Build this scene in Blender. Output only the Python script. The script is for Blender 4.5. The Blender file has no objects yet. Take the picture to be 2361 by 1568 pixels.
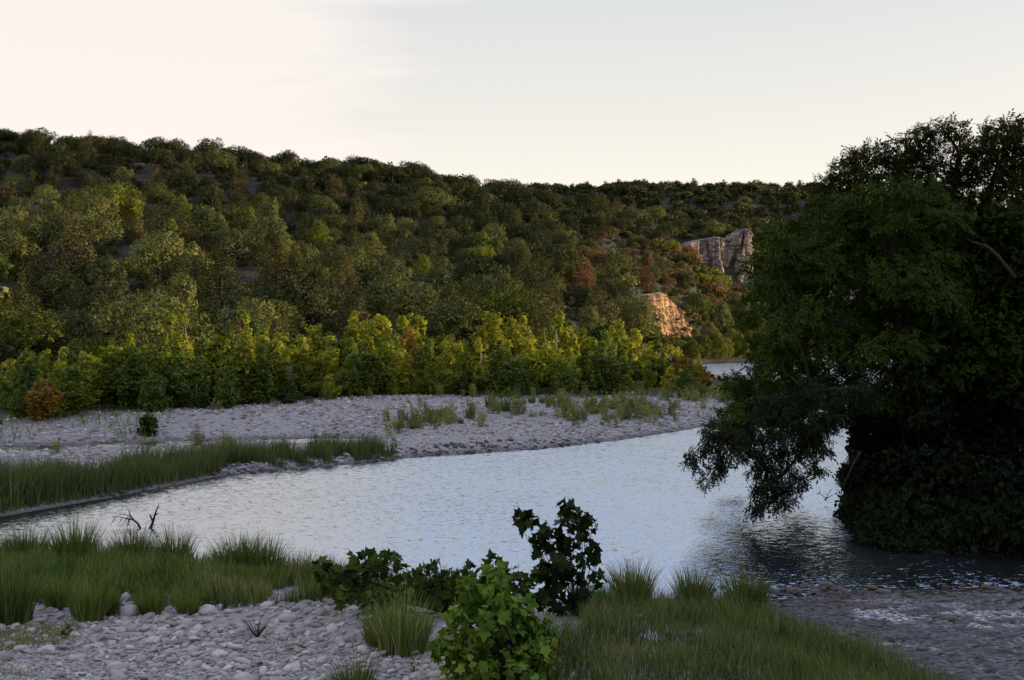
import bpy, math, random
import numpy as np
from mathutils import Vector
rng = np.random.default_rng(7)
random.seed(7)
PI = math.pi
sc = bpy.context.scene
COL = sc.collection
# ------------------------------------------------------------------ camera constants (photo 1024 px wide, 40 mm lens)
F = 1138.0
HZ = 336.0
CAMZ = 5.5
K = 0.43371          # my note-taking scale (2361 px wide view of the photo) -> 1024


def P(dx, dy, depth):
    """world point of a photo note (2361-px-wide units) at a given depth"""
    return np.array([(dx * K - 512) / F * depth, depth, CAMZ - (dy * K - HZ) / F * depth])


def to_px(x, y, z):
    return 512 + F * x / y, HZ + (CAMZ - z) * F / y


# ------------------------------------------------------------------ numpy noise
def _hash(i, j, k, seed):
    n = (i * 374761393 + j * 668265263 + k * 2147483647 + seed * 1274126177) & 0xFFFFFFFF
    n = ((n ^ (n >> 13)) * 1274126177) & 0xFFFFFFFF
    n = ((n ^ (n >> 16)) * 2246822519) & 0xFFFFFFFF
    return ((n ^ (n >> 15)) & 0xFFFFFF) / float(0xFFFFFF)


def vnoise(x, y, z=0.0, seed=0):
    x, y, z = np.broadcast_arrays(np.asarray(x, float), np.asarray(y, float), np.asarray(z, float))
    i, j, k = np.floor(x).astype(np.int64), np.floor(y).astype(np.int64), np.floor(z).astype(np.int64)
    u, v, w = x - i, y - j, z - k
    u, v, w = u * u * (3 - 2 * u), v * v * (3 - 2 * v), w * w * (3 - 2 * w)
    r = 0
    for a in (0, 1):
        for b in (0, 1):
            for c in (0, 1):
                r = r + _hash(i + a, j + b, k + c, seed) * (u if a else 1 - u) * (v if b else 1 - v) * (w if c else 1 - w)
    return r * 2 - 1


def fbm(x, y, z=0.0, seed=0, oct=4):
    r, a, t = 0, 1.0, 0
    x, y, z = np.asarray(x, float), np.asarray(y, float), np.asarray(z, float)
    for o in range(oct):
        r = r + a * vnoise(x, y, z, seed + o)
        t += a
        a *= .5
        x, y, z = x * 2.03 + 5.1, y * 2.03 + 3.7, z * 2.03 + 1.3
    return r / t


def sstep(a, b, x):
    t = np.clip((x - a) / (b - a), 0, 1)
    return t * t * (3 - 2 * t)


# ------------------------------------------------------------------ mesh building
class MB:
    """collects vertex / face arrays and builds ONE mesh"""

    def __init__(self):
        self.V, self.F, self.M, self.S, self.N, self.n = [], [], [], [], [], 0

    def add(self, V, faces, mat=0, smooth=False, nrm=None):
        V = np.asarray(V, float)
        if not isinstance(faces, (list, tuple)):
            faces = [faces]
        for f in faces:
            f = np.asarray(f, np.int64)
            if len(f) == 0:
                continue
            self.F.append(f + self.n)
            self.M.append(np.full(len(f), mat, np.int32))
            self.S.append(np.full(len(f), smooth, bool))
        self.V.append(V)
        self.N.append(np.zeros_like(V) if nrm is None else nrm)
        self.n += len(V)
        return self

    def merge(self, V, Fs, Ms, Ss, Ns):
        for f, m, s in zip(Fs, Ms, Ss):
            self.F.append(f + self.n)
            self.M.append(m)
            self.S.append(s)
        self.V.append(V)
        self.N.append(Ns)
        self.n += len(V)

    def mesh(self, name, mats):
        me = bpy.data.meshes.new(name)
        V = np.concatenate(self.V)
        me.vertices.add(len(V))
        me.vertices.foreach_set('co', V.astype(np.float32).ravel())
        tot = np.concatenate([np.full(len(f), f.shape[1], np.int32) for f in self.F])
        idx = np.concatenate([f.ravel() for f in self.F]).astype(np.int32)
        me.loops.add(len(idx))
        me.loops.foreach_set('vertex_index', idx)
        me.polygons.add(len(tot))
        me.polygons.foreach_set('loop_start', np.concatenate([[0], np.cumsum(tot)[:-1]]).astype(np.int32))
        me.polygons.foreach_set('loop_total', tot)
        me.polygons.foreach_set('material_index', np.concatenate(self.M))
        me.polygons.foreach_set('use_smooth', np.concatenate(self.S))
        for m in mats:
            me.materials.append(m)
        me.update(calc_edges=True)
        nn = np.concatenate(self.N)
        if np.abs(nn).max() > 0:
            me.normals_split_custom_set_from_vertices(nn.tolist())
        return me


def ob(name, mb, mats, parent=None, loc=(0, 0, 0)):
    me = mb if isinstance(mb, bpy.types.Mesh) else mb.mesh(name, mats if isinstance(mats, list) else [mats])
    o = bpy.data.objects.new(name, me)
    COL.objects.link(o)
    o.location = loc
    if parent is not None:
        o.parent = parent
    return o


def empty(name, loc=(0, 0, 0), rz=0):
    o = bpy.data.objects.new(name, None)
    COL.objects.link(o)
    o.location = loc
    o.rotation_euler = (0, 0, rz)
    return o


def tag(o, label=None, cat=None, group=None, kind=None):
    if label: o['label'] = label
    if cat: o['category'] = cat
    if group: o['group'] = group
    if kind: o['kind'] = kind
    return o


def copy_tree(o, parent=None):
    c = o.copy()
    COL.objects.link(c)
    if parent is not None:
        c.parent = parent
    for ch in list(o.children):
        copy_tree(ch, c)
    return c


def norm(a):
    return a / np.maximum(np.linalg.norm(a, axis=-1, keepdims=True), 1e-9)


def rand_unit(n):
    return norm(rng.normal(size=(n, 3)))


def scatter(mb, tmpl, pos, axis, nrm, size, mat=0, smooth=False, shade=None):
    """place a template (verts, faces) at every pos, its x along axis, its z along nrm"""
    tv, tf = tmpl
    t = norm(axis)
    b = norm(np.cross(nrm, t))
    n = np.cross(t, b)
    size = np.broadcast_to(np.asarray(size, float), (len(pos),))
    V = pos[:, None, :] + size[:, None, None] * (tv[None, :, 0:1] * t[:, None, :] + tv[None, :, 1:2] * b[:, None, :] + tv[None, :, 2:3] * n[:, None, :])
    k = len(tv)
    off = (np.arange(len(pos)) * k)[:, None, None]
    mb.add(V.reshape(-1, 3), [(f[None] + off).reshape(-1, f.shape[1]) for f in tf], mat, smooth or shade is not None, None if shade is None else np.repeat(shade, k, 0))


def tube(mb, pts, rad, sides=6, mat=0):
    pts = np.asarray(pts, float)
    n = len(pts)
    rad = np.broadcast_to(np.asarray(rad, float), (n,))
    d = norm(np.gradient(pts, axis=0))
    ref = np.array([0.31, 0.17, 0.93]) if abs(d[:, 2]).mean() < .9 else np.array([1.0, .1, 0])
    a = norm(np.cross(d, ref))
    b = np.cross(d, a)
    th = np.linspace(0, 2 * PI, sides, endpoint=False)
    V = pts[:, None] + rad[:, None, None] * (np.cos(th)[None, :, None] * a[:, None] + np.sin(th)[None, :, None] * b[:, None])
    i = np.arange(n - 1)[:, None] * sides
    j = np.arange(sides)[None]
    j2 = (j + 1) % sides
    q = np.stack([i + j, i + j2, i + sides + j2, i + sides + j], -1).reshape(-1, 4)
    mb.add(V.reshape(-1, 3), q, mat, True)


def bez(p0, p1, bend, n=7, jit=0.0):
    """a curved limb from p0 to p1 bulging by the vector bend"""
    p0, p1, bend = np.asarray(p0, float), np.asarray(p1, float), np.asarray(bend, float)
    t = np.linspace(0, 1, n)[:, None]
    c = (1 - t) * p0 + t * p1 + 4 * t * (1 - t) * bend
    if jit:
        c[1:-1] += rng.normal(size=(n - 2, 3)) * jit
    return c


# ------------------------------------------------------------------ leaf templates
def q(*f): return np.array(f, np.int64)


def diamond(w=.45, fold=.08):
    return np.array([[0, 0, 0], [.5, w / 2, fold], [1, 0, -.04], [.5, -w / 2, fold]]), [q([0, 3, 2, 1])]


def sprig(k, w, spread, seed):
    r = np.random.default_rng(seed)
    V, Fq = [], []
    dv, df = diamond(w)
    for i in range(k):
        t = r.normal(size=3); t[0] = abs(t[0]) * .8; t /= np.linalg.norm(t)
        n = r.normal(size=3) + np.array([0, 0, 1.5]); b = np.cross(n, t); b /= np.linalg.norm(b); n = np.cross(t, b)
        o = r.normal(size=3) * spread
        s = .55 + r.random() * .5
        V.append(o + s * (dv[:, :1] * t + dv[:, 1:2] * b + dv[:, 2:] * n))
        Fq.append(df[0] + i * 4)
    return np.concatenate(V), [np.concatenate(Fq)]


SPRIG_OAK = [sprig(6, .6, .35, s) for s in (1, 2, 3)]
SPRIG_JUN = [sprig(6, .3, .28, s) for s in (4, 5, 6)]
SPRIG_FAR = [sprig(3, .8, .4, s) for s in (7, 8)]


def compound(n=4, seed=0):
    """pinnate leaf: rachis with n pairs of drooping leaflets and an end leaflet"""
    r = np.random.default_rng(seed)
    V, Fq = [], []
    for i in range(n * 2 + 1):
        if i == n * 2:
            base, t = np.array([1., 0, -.12]), np.array([.9, 0, -.45])
        else:
            s = 1 if i % 2 else -1
            x = .25 + .72 * (i // 2) / n
            base, t = np.array([x, 0, -.12 * x]), np.array([.55, s * .75, -.35 + r.normal() * .12])
        t = t / np.linalg.norm(t)
        L = .36 + .16 * r.random()
        b = np.cross([0, 0, 1.0], t); b /= np.linalg.norm(b); nn = np.cross(t, b)
        V += [base, base + t * L * .5 + b * L * .17, base + t * L - nn * .05, base + t * L * .5 - b * L * .17]
        Fq.append([4 * i, 4 * i + 3, 4 * i + 2, 4 * i + 1])
    return np.array(V), [np.array(Fq)]


COMPOUND = [compound(4, s) for s in (1, 2, 3)]
SYC_LOW = (np.array([[0, 0, 0], [.12, .45, .1], [.5, .5, .08], [1, 0, -.1], [.5, -.5, .08], [.12, -.45, .1]]), [q([0, 3, 2, 1], [0, 5, 4, 3])])


def syc_leaf(droop):
    o = [(0, 0), (-.09, .22), (-.02, .47), (.16, .36), (.30, .46), (.46, .62), (.54, .36), (.60, .25), (.76, .20), (1.02, 0)]
    o = o + [(x, -y) for x, y in o[-2:0:-1]]
    V = [(.33, 0, 0)] + [(x, y, .12 * abs(y) - droop * x * x - .1 * y * y) for x, y in o]
    n = len(o)
    return np.array(V), [np.array([[0, 1 + (i + 1) % n, 1 + i] for i in range(n)])]


SYC_HI = [syc_leaf(.05), syc_leaf(.18), syc_leaf(.3)]
LANCE = (np.array([[0, 0, 0], [.3, .09, .02], [.7, .08, -.02], [1, 0, -.12], [.7, -.08, -.02], [.3, -.09, .02]]), [q([0, 3, 2, 1], [0, 5, 4, 3])])


def blob_points(c, r, n, lo=.4, flat=1.0, up=0.35):
    """n points in an uneven lump (r may be 3 radii) with outward normals"""
    d = rand_unit(n)
    r = np.broadcast_to(np.asarray(r, float), (3,))
    s = rng.integers(0, 9999)
    k = 1 + .30 * vnoise(d[:, 0] * 1.7 + s, d[:, 1] * 1.7, d[:, 2] * 1.7, 3) + .12 * vnoise(d[:, 0] * 4 + s, d[:, 1] * 4, d[:, 2] * 4, 4)
    rr = (lo + (1 - lo) * rng.random(n) ** .6) * k
    return np.asarray(c) + d * r * rr[:, None], norm(d + np.array([0, 0, up]))


SOFT = .86      # how far leaf normals follow the lump they sit on


def leaves_on(mb, tmpls, pts, out, size, mat=0, rnd=.8, droop=0.0):
    m = len(tmpls)
    pick = rng.integers(0, m, len(pts))
    n = norm(out + rng.normal(size=out.shape) * rnd * .6)
    n = np.where((n * out).sum(1, keepdims=True) < 0, -n, n)
    ax = norm(np.cross(n, rng.normal(size=n.shape)) + out * .5 + np.array([0, 0, -droop]))
    sh = norm(out * SOFT + n * (1 - SOFT)) if SOFT else None
    sz = size * rng.uniform(.5, 1.4, len(pts))
    for i in range(m):
        k = pick == i
        if k.any():
            scatter(mb, tmpls[i], pts[k], ax[k], n[k], sz[k], mat, shade=None if sh is None else sh[k])


# ------------------------------------------------------------------ materials
def nodes(name):
    m = bpy.data.materials.new(name)
    m.use_nodes = True
    nt = m.node_tree
    nt.nodes.clear()
    return m, nt, nt.nodes, nt.links


def mixc(nt, fac, a, b):
    n = nt.nodes.new('ShaderNodeMix'); n.data_type = 'RGBA'
    for s, v in ((0, fac), (6, a), (7, b)):
        if hasattr(v, 'links') or isinstance(v, bpy.types.NodeSocket):
            nt.links.new(v, n.inputs[s])
        else:
            n.inputs[s].default_value = v if s == 0 else (*v, 1) if len(v) == 3 else v
    return n.outputs[2]


def math_(nt, op, a, b=0.0, c=None, clamp=False):
    n = nt.nodes.new('ShaderNodeMath'); n.operation = op; n.use_clamp = clamp
    for i, v in enumerate((a, b) if c is None else (a, b, c)):
        if isinstance(v, bpy.types.NodeSocket):
            nt.links.new(v, n.inputs[i])
        else:
            n.inputs[i].default_value = v
    return n.outputs[0]


def noise(nt, vec, scale, detail=4, rough=.55, dist=0.0):
    n = nt.nodes.new('ShaderNodeTexNoise')
    n.inputs['Scale'].default_value = scale; n.inputs['Detail'].default_value = detail
    n.inputs['Roughness'].default_value = rough; n.inputs['Distortion'].default_value = dist
    if vec is not None: nt.links.new(vec, n.inputs['Vector'])
    return n.outputs['Fac']


def ramp(nt, fac, stops):
    n = nt.nodes.new('ShaderNodeValToRGB')
    e = n.color_ramp.elements
    while len(e) < len(stops): e.new(.5)
    for i, (p, c) in enumerate(stops):
        e[i].position = p
        e[i].color = (*c, 1) if hasattr(c, '__len__') else (c, c, c, 1)
    nt.links.new(fac, n.inputs[0])
    return n.outputs[0]


def mapping(nt, vec, scale=(1, 1, 1), loc=(0, 0, 0)):
    n = nt.nodes.new('ShaderNodeMapping')
    n.inputs['Scale'].default_value = scale; n.inputs['Location'].default_value = loc
    nt.links.new(vec, n.inputs[0])
    return n.outputs[0]


def leaf_mat(name, c1, c2, c3=None, trans=.3, amount=.35, tint=(1.25, 1.1, .5), rough=.6, spec=.10):
    """leaf: colour differs leaf by leaf (c1..c2) and tree by tree (towards c3)"""
    m, nt, N, L = nodes(name)
    g = N.new('ShaderNodeNewGeometry')
    oi = N.new('ShaderNodeObjectInfo')
    c = mixc(nt, g.outputs['Random Per Island'], c1, c2)
    if c3:
        c = mixc(nt, math_(nt, 'MULTIPLY', oi.outputs['Random'], amount), c, c3)
    hs = N.new('ShaderNodeHueSaturation')
    L.new(c, hs.inputs['Color'])
    L.new(math_(nt, 'MULTIPLY_ADD', oi.outputs['Random'], .7, .68), hs.inputs['Value'])
    c = hs.outputs[0]
    p = N.new('ShaderNodeBsdfPrincipled')
    L.new(c, p.inputs['Base Color']); p.inputs['Roughness'].default_value = rough
    p.inputs['Specular IOR Level'].default_value = spec
    t = N.new('ShaderNodeBsdfTranslucent')
    mul = N.new('ShaderNodeMix'); mul.data_type = 'RGBA'; mul.blend_type = 'MULTIPLY'; mul.inputs[0].default_value = 1
    L.new(c, mul.inputs[6]); mul.inputs[7].default_value = (*tint, 1)
    L.new(mul.outputs[2], t.inputs[0])
    mx = N.new('ShaderNodeMixShader'); mx.inputs[0].default_value = trans
    L.new(p.outputs[0], mx.inputs[1]); L.new(t.outputs[0], mx.inputs[2])
    o = N.new('ShaderNodeOutputMaterial'); L.new(mx.outputs[0], o.inputs[0])
    return m


def bark_mat(name, c1, c2, scale=3):
    m, nt, N, L = nodes(name)
    tc = N.new('ShaderNodeTexCoord')
    v = mapping(nt, tc.outputs['Object'], (scale, scale, scale * .25))
    f = noise(nt, v, 4, 6, .65)
    p = N.new('ShaderNodeBsdfPrincipled'); p.inputs['Roughness'].default_value = .9; p.inputs['Specular IOR Level'].default_value = .1
    L.new(ramp(nt, f, [(.3, c1), (.7, c2)]), p.inputs['Base Color'])
    b = N.new('ShaderNodeBump'); b.inputs['Strength'].default_value = .6; b.inputs['Distance'].default_value = .03
    L.new(f, b.inputs['Height']); L.new(b.outputs[0], p.inputs['Normal'])
    o = N.new('ShaderNodeOutputMaterial'); L.new(p.outputs[0], o.inputs[0])
    return m


M = {}
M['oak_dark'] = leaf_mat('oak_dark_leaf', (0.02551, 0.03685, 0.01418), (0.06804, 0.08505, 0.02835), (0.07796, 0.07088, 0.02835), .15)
M['oak_olive'] = leaf_mat('oak_olive_leaf', (0.08154, 0.1066, 0.03136), (0.1756, 0.2007, 0.06586), (0.1882, 0.1725, 0.06272), .2)
M['oak_grey'] = leaf_mat('oak_grey_leaf', (.062, .082, .034), (.125, .148, .062), (.11, .115, .05), .2)
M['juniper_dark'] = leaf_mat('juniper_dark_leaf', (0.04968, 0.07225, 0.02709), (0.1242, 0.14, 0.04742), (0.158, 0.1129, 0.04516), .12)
M['juniper_brown'] = leaf_mat('juniper_brown_leaf', (0.07792, 0.08217, 0.02834), (0.1587, 0.1487, 0.05383), (0.1841, 0.1345, 0.06376), .12)
M['bright_green'] = leaf_mat('bright_green_leaf', (0.0805, 0.115, 0.0207), (0.1955, 0.23, 0.046), (0.184, 0.184, 0.0345), .3)
M['rust'] = leaf_mat('rusty_leaf', (0.1392, 0.07843, 0.03542), (0.2656, 0.1392, 0.06958), (0.1265, 0.1139, 0.03795), .2)
M['syc_yellow'] = leaf_mat('sycamore_yellow_leaf', (.075, .140, .014), (.30, .325, .034), (.38, .30, .034), .4, .32)
M['syc_green'] = leaf_mat('sycamore_green_leaf', (0.0352, 0.0715, 0.0132), (0.11, 0.165, 0.0264), (0.165, 0.1815, 0.0286), .33, .3)
M['syc_orange'] = leaf_mat('sycamore_orange_leaf', (.22, .15, .022), (.38, .23, .035), (.28, .24, .03), .35)
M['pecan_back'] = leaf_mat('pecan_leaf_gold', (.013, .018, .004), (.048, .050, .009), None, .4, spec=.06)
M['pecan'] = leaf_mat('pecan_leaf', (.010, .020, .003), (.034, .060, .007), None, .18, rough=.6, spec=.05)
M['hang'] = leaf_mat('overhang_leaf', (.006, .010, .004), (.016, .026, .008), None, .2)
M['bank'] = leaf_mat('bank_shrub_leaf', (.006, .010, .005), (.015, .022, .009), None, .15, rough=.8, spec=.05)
M['sap_dark'] = leaf_mat('sapling_dark_leaf', (.012, .022, .006), (.036, .056, .012), None, .28, rough=.55, spec=.10)
M['sap_low'] = leaf_mat('low_sapling_leaf', (.018, .034, .007), (.055, .090, .015), None, .3, rough=.55, spec=.10)
M['sap_mid'] = leaf_mat('sapling_mid_leaf', (.035, .065, .012), (.075, .115, .02), None, .3, rough=.5, spec=.15)
M['sap_bright'] = leaf_mat('sapling_bright_leaf', (.040, .085, .011), (.14, .215, .027), None, .3, rough=.5, spec=.12)
M['grass'] = leaf_mat('grass_blade', (.05, .10, .018), (.17, .21, .045), None, .3, tint=(1.1, 1.1, .6))
M['grass_near'] = leaf_mat('near_grass_blade', (0.036, 0.084, 0.016), (0.136, 0.188, 0.0384), None, .3, tint=(1.1, 1.1, .6))
M['reed'] = leaf_mat('reed_blade', (.050, .090, .028), (.155, .20, .065), None, .3, tint=(1.1, 1.1, .6))
M['straw'] = leaf_mat('straw_blade', (0.144, 0.108, 0.06), (0.312, 0.24, 0.12), None, .2)
M['weed'] = leaf_mat('weed_leaf', (0.077, 0.126, 0.042), (0.21, 0.252, 0.077), (0.28, 0.266, 0.098), .3)
M['bark'] = bark_mat('grey_bark', (.025, .020, .016), (.075, .062, .05))
M['bark_dark'] = bark_mat('dark_bark', (.008, .0065, .005), (.028, .022, .018))
M['bark_pale'] = bark_mat('pale_bark', (.16, .14, .115), (.36, .33, .29))
M['bone'] = bark_mat('bleached_wood', (.22, .20, .17), (.42, .38, .33))

# ------------------------------------------------------------------ terrain
LEFT_BANK = [(-60, 33), (-25, 33.0), (-17.5, 33.2), (-15.5, 34.8), (-13.3, 39.6), (-11.5, 44.6), (-7.7, 48.1), (-4.7, 51.3), (1.5, 55.4), (6, 60.5), (11.5, 68.8),
             (17, 75), (22.5, 81), (26, 95), (27, 112), (26, 132), (24.8, 150), (30, 185), (37.5, 228), (42, 238), (52, 248), (70, 282), (92, 335), (150, 420), (220, 470)]
RIGHT_BANK = [(240, 440), (190, 400), (140, 330), (92, 250), (64, 200), (50, 165), (46, 140), (42, 110), (32.5, 85), (24, 70), (17.4, 56), (13.2, 44.4), (10.7, 35.6), (9.4, 30.0), (10.2, 28.9),
              (12.7, 28.2), (16, 26.5), (20, 20), (24, 0), (28, -20)]
NEAR_BANK = [(9.5, -20), (9, 0), (8.2, 12), (6.4, 18.2), (4.9, 22.6), (2, 23.4), (-1.5, 24.2), (-5, 25.4), (-9, 26.8), (-14, 27.6), (-30, 27.0), (-60, 25)]
RIVER = np.array(LEFT_BANK + RIGHT_BANK + NEAR_BANK, float)


def poly_sd(px, py, poly):
    """signed distance to a polygon, negative inside"""
    d = np.full(px.shape, 1e9)
    ins = np.zeros(px.shape, bool)
    n = len(poly)
    for i in range(n):
        ax, ay = poly[i]; bx, by = poly[(i + 1) % n]
        ex, ey = bx - ax, by - ay
        t = np.clip(((px - ax) * ex + (py - ay) * ey) / (ex * ex + ey * ey + 1e-12), 0, 1)
        d = np.minimum(d, np.hypot(px - ax - t * ex, py - ay - t * ey))
        c = ((ay > py) != (by > py)) & (px < (bx - ax) * (py - ay) / (by - ay + 1e-12) + ax)
        ins ^= c
    return np.where(ins, -d, d)


def line_d(px, py, pts):
    d = np.full(px.shape, 1e9)
    for (ax, ay), (bx, by) in zip(pts[:-1], pts[1:]):
        ex, ey = bx - ax, by - ay
        t = np.clip(((px - ax) * ex + (py - ay) * ey) / (ex * ex + ey * ey + 1e-12), 0, 1)
        d = np.minimum(d, np.hypot(px - ax - t * ex, py - ay - t * ey))
    return d


TY = [100, 120, 140, 160, 185, 210, 240, 280, 310, 340, 400, 480, 600, 700, 900, 1500]
TAB = {
    -900: [3, 8, 16, 22, 26, 32, 42, 55, 58, 56, 52, 48, 45, 45, 45, 45],
    -300: [2, 6.5, 14, 20, 21, 26, 37, 53, 58, 58, 52, 46, 42, 40, 40, 40],
    0:    [1.6, 5, 12, 18.3, 18.5, 23, 33, 50, 55, 55.5, 50, 45, 42, 40, 40, 40],
    130:  [1.6, 5, 12, 18, 18.3, 22, 31, 48, 54, 54, 50, 45, 42, 40, 40, 40],
    250:  [1.6, 4, 10, 16.5, 17.2, 20, 29, 44, 50.5, 51.5, 49, 45, 42, 40, 40, 40],
    310:  [1.6, 3.5, 7.5, 11.5, 13.5, 18, 26, 41, 49, 50.5, 49, 45, 42, 50, 50, 50],
    400:  [1.6, 3, 5, 8, 12, 17.5, 25, 38, 46.5, 50.0, 48, 44, 42, 60, 65, 60],
    480:  [1.6, 2.8, 5, 8, 12.5, 17.5, 24, 34, 42, 46.5, 46, 42, 50, 80, 85, 80],
    540:  [1.5, 2.5, 5, 8, 12.5, 17, 22, 31, 39, 44.0, 43, 38, 60, 94, 96, 90],
    600:  [1.5, 2.3, 4.3, 7, 11, 15, 19.5, 27, 35, 41.5, 42, 36, 62, 95, 98, 92],
    628:  [1.4, 2.1, 3.4, 5, 7.5, 10, 16, 23.5, 31.5, 39.8, 41, 34, 64, 95, 100, 92],
    650:  [1.2, 1.6, 2.1, 2.7, 3.4, 4, 13, 22, 29.5, 39, 41, 34, 64, 95, 100, 92],
    690:  [1.0, 1.2, 1.4, 2, 3, 4, 6.5, 17, 25, 35.5, 38, 32, 64, 95, 100, 92],
    700:  [1.0, 1.1, 1.2, 1.5, 2, 2.5, 4.5, 12, 19, 35, 37, 32, 64, 95, 100, 92],
    745:  [1.0, 1.1, 1.2, 1.5, 2, 2.2, 2.5, 8, 13, 30, 33, 30, 64, 95, 100, 92],
    765:  [1.0, 1.1, 1.2, 1.5, 2, 2.2, 2.5, 4, 6, 10, 16, 26, 62, 95, 100, 92],
    800:  [1.0, 1.1, 1.2, 1.5, 2, 2.2, 2.5, 3, 4, 6, 12, 24, 60, 95, 100, 92],
    900:  [1.0, 1.1, 1.2, 1.5, 2, 2.2, 2.5, 3, 4, 5, 8, 20, 55, 88, 95, 90],
    1100: [1.0, 1.1, 1.2, 1.5, 2, 2.2, 2.5, 3, 4, 5, 7, 14, 40, 70, 80, 80],
    1700: [1.0, 1.1, 1.2, 1.5, 2, 2.2, 2.5, 3, 4, 5, 7, 12, 28, 40, 50, 50],
}
TPX = np.array(sorted(TAB))
TTAB = np.array([TAB[k] for k in TPX], float)
_i = TY.index(340)
_a, _b = TTAB[:, _i - 1], TTAB[:, _i]
_r1, _r2 = _a + (_b - _a) * .53, _a + (_b - _a) * .87
for _k, _v1, _v2 in ((690, 26, 35), (700, 21, 35.5), (745, 14.5, 33.5)):
    _r1[list(TPX).index(_k)], _r2[list(TPX).index(_k)] = _v1, _v2
TTAB = np.insert(TTAB, _i, [_r1, _r2], axis=1) if False else np.concatenate([TTAB[:, :_i], _r1[:, None], _r2[:, None], TTAB[:, _i:]], 1)
TY = TY[:_i] + [326, 336] + TY[_i:]
TYA = np.array(TY, float)


def table(px, y):
    px = np.clip(px, TPX[0], TPX[-1] - 1e-3); y = np.clip(y, TYA[0], TYA[-1] - 1e-3)
    i = np.searchsorted(TPX, px, 'right') - 1; j = np.searchsorted(TYA, y, 'right') - 1
    u = (px - TPX[i]) / (TPX[i + 1] - TPX[i]); v = (y - TYA[j]) / (TYA[j + 1] - TYA[j])
    u = u * u * (3 - 2 * u); v = v * .6 + v * v * (3 - 2 * v) * .4
    return (TTAB[i, j] * (1 - u) + TTAB[i + 1, j] * u) * (1 - v) + (TTAB[i, j + 1] * (1 - u) + TTAB[i + 1, j + 1] * u) * v


RB_Y = np.array([-20, 0, 20, 26.5, 28.2, 28.9, 30, 35.6, 44.4, 56, 70, 85, 110, 140, 165, 200, 250, 330, 400, 440])
RB_X = np.array([28, 24, 20, 16, 12.7, 10.2, 9.4, 10.7, 13.2, 17.4, 24, 32.5, 42, 46, 50, 64, 92, 140, 190, 240.])
POOL = [(-38, 48), (-27, 52.8), (-21.5, 55.8), (-17, 57.6), (-12.5, 58.8), (-9, 59.3)]
SHADE_RIDGE_Y = np.array([-200, 20, 50, 62, 75, 85, 95, 105, 120, 140, 200, 260, 400])
SHADE_RIDGE_H = np.array([30, 30, 26.4, 23.9, 21.2, 19.7, 18.1, 16, 14, 12, 9, 6, 5.])


def terrain(x, y):
    x, y = np.asarray(x, float), np.asarray(y, float)
    d = poly_sd(x, y, RIVER)
    ysafe = np.maximum(y, 20)
    px = 512 + F * x / ysafe
    right = x > np.interp(y, RB_Y, RB_X) - .01
    near = (~right) & (y < 30) & (x < 12)
    # left side: gravel bar, then the table of the hills
    bar = .25 + .95 * (1 - np.exp(-np.maximum(d, 0) / 7.0)) + .2 * sstep(60, 95, y)
    bar = bar + .30 * np.exp(-((x + 8) / 7.0) ** 2 - ((y - 74) / 6.0) ** 2)
    bar = bar * np.clip(d / 1.1, 0, 1) ** .7
    bar = bar + .05 * fbm(x * .35, y * .35, 0, 11) * sstep(.5, 3, d)
    pool = line_d(x, y, POOL) + .35 * fbm(x * .5, y * .5, 0, 5)
    pl = np.array(POOL)
    low = sstep(-3.5, -7.5, x) * sstep(1.5, -.5, y - np.interp(x, pl[:, 0], pl[:, 1]))
    bar = bar * (1 - low) + np.minimum(bar, .24 + .06 * fbm(x * .6, y * .6, 0, 13)) * low
    bar = np.minimum(bar, -.18 + .16 * np.maximum(pool - .75, 0) ** 1.15)
    tz = table(px, y)
    hill = tz + (1.6 * fbm(x * .02, y * .02, 0, 21) + .5 * fbm(x * .08, y * .08, 0, 22)) * sstep(105, 140, y) * np.clip(tz / 10, .05, 1.4)
    hill = np.where(d < 12, np.minimum(hill, .3 + .35 * np.maximum(d, 0)), hill)
    w = sstep(94, 112, y)
    left = bar * (1 - w) + hill * w
    # near side
    nb = .55 * (1 - np.exp(-np.maximum(d, 0) / 2.2)) + .06 * fbm(x * .6, y * .6, 0, 31) + 3.3 * sstep(14.5, 1, y) + .5 * sstep(-10, -40, x)
    nb = nb * np.clip(d / .6, 0, 1)
    # right side: steep bank, unseen ridge shaped for the shade it casts
    rh = np.interp(y, SHADE_RIDGE_Y, SHADE_RIDGE_H)
    dr = x - np.interp(y, RB_Y, RB_X)
    rs = .35 * (1 - np.exp(-np.maximum(d, 0) / .6)) + 2.25 * sstep(1.5, 13, d) + (rh - 2.6) * sstep(14, 95, dr) + (1.5 * fbm(x * .05, y * .05, 0, 41) + .8 * fbm(x * .2, y * .2, 0, 42)) * sstep(20, 70, dr)
    rs = rs * (1 - sstep(230, 330, y)) + hill * sstep(230, 330, y)
    z = np.where(right, rs, np.where(near, nb, left))
    # river bed, shallow in the riffle at the right foreground
    riff = sstep(26.5, 23.5, y) * sstep(3.5, 6, x)
    bed = -np.minimum(-d * .3, 1.3) * (1 - riff) + riff * np.maximum(-.07, d * .08)
    z = np.where(d < 0, bed, z)
    return np.where(y < -5, np.where(right, z, np.maximum(z, 3.2)), z)


def hgt(x, y):
    return float(terrain(np.array([x]), np.array([y]))[0])


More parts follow.
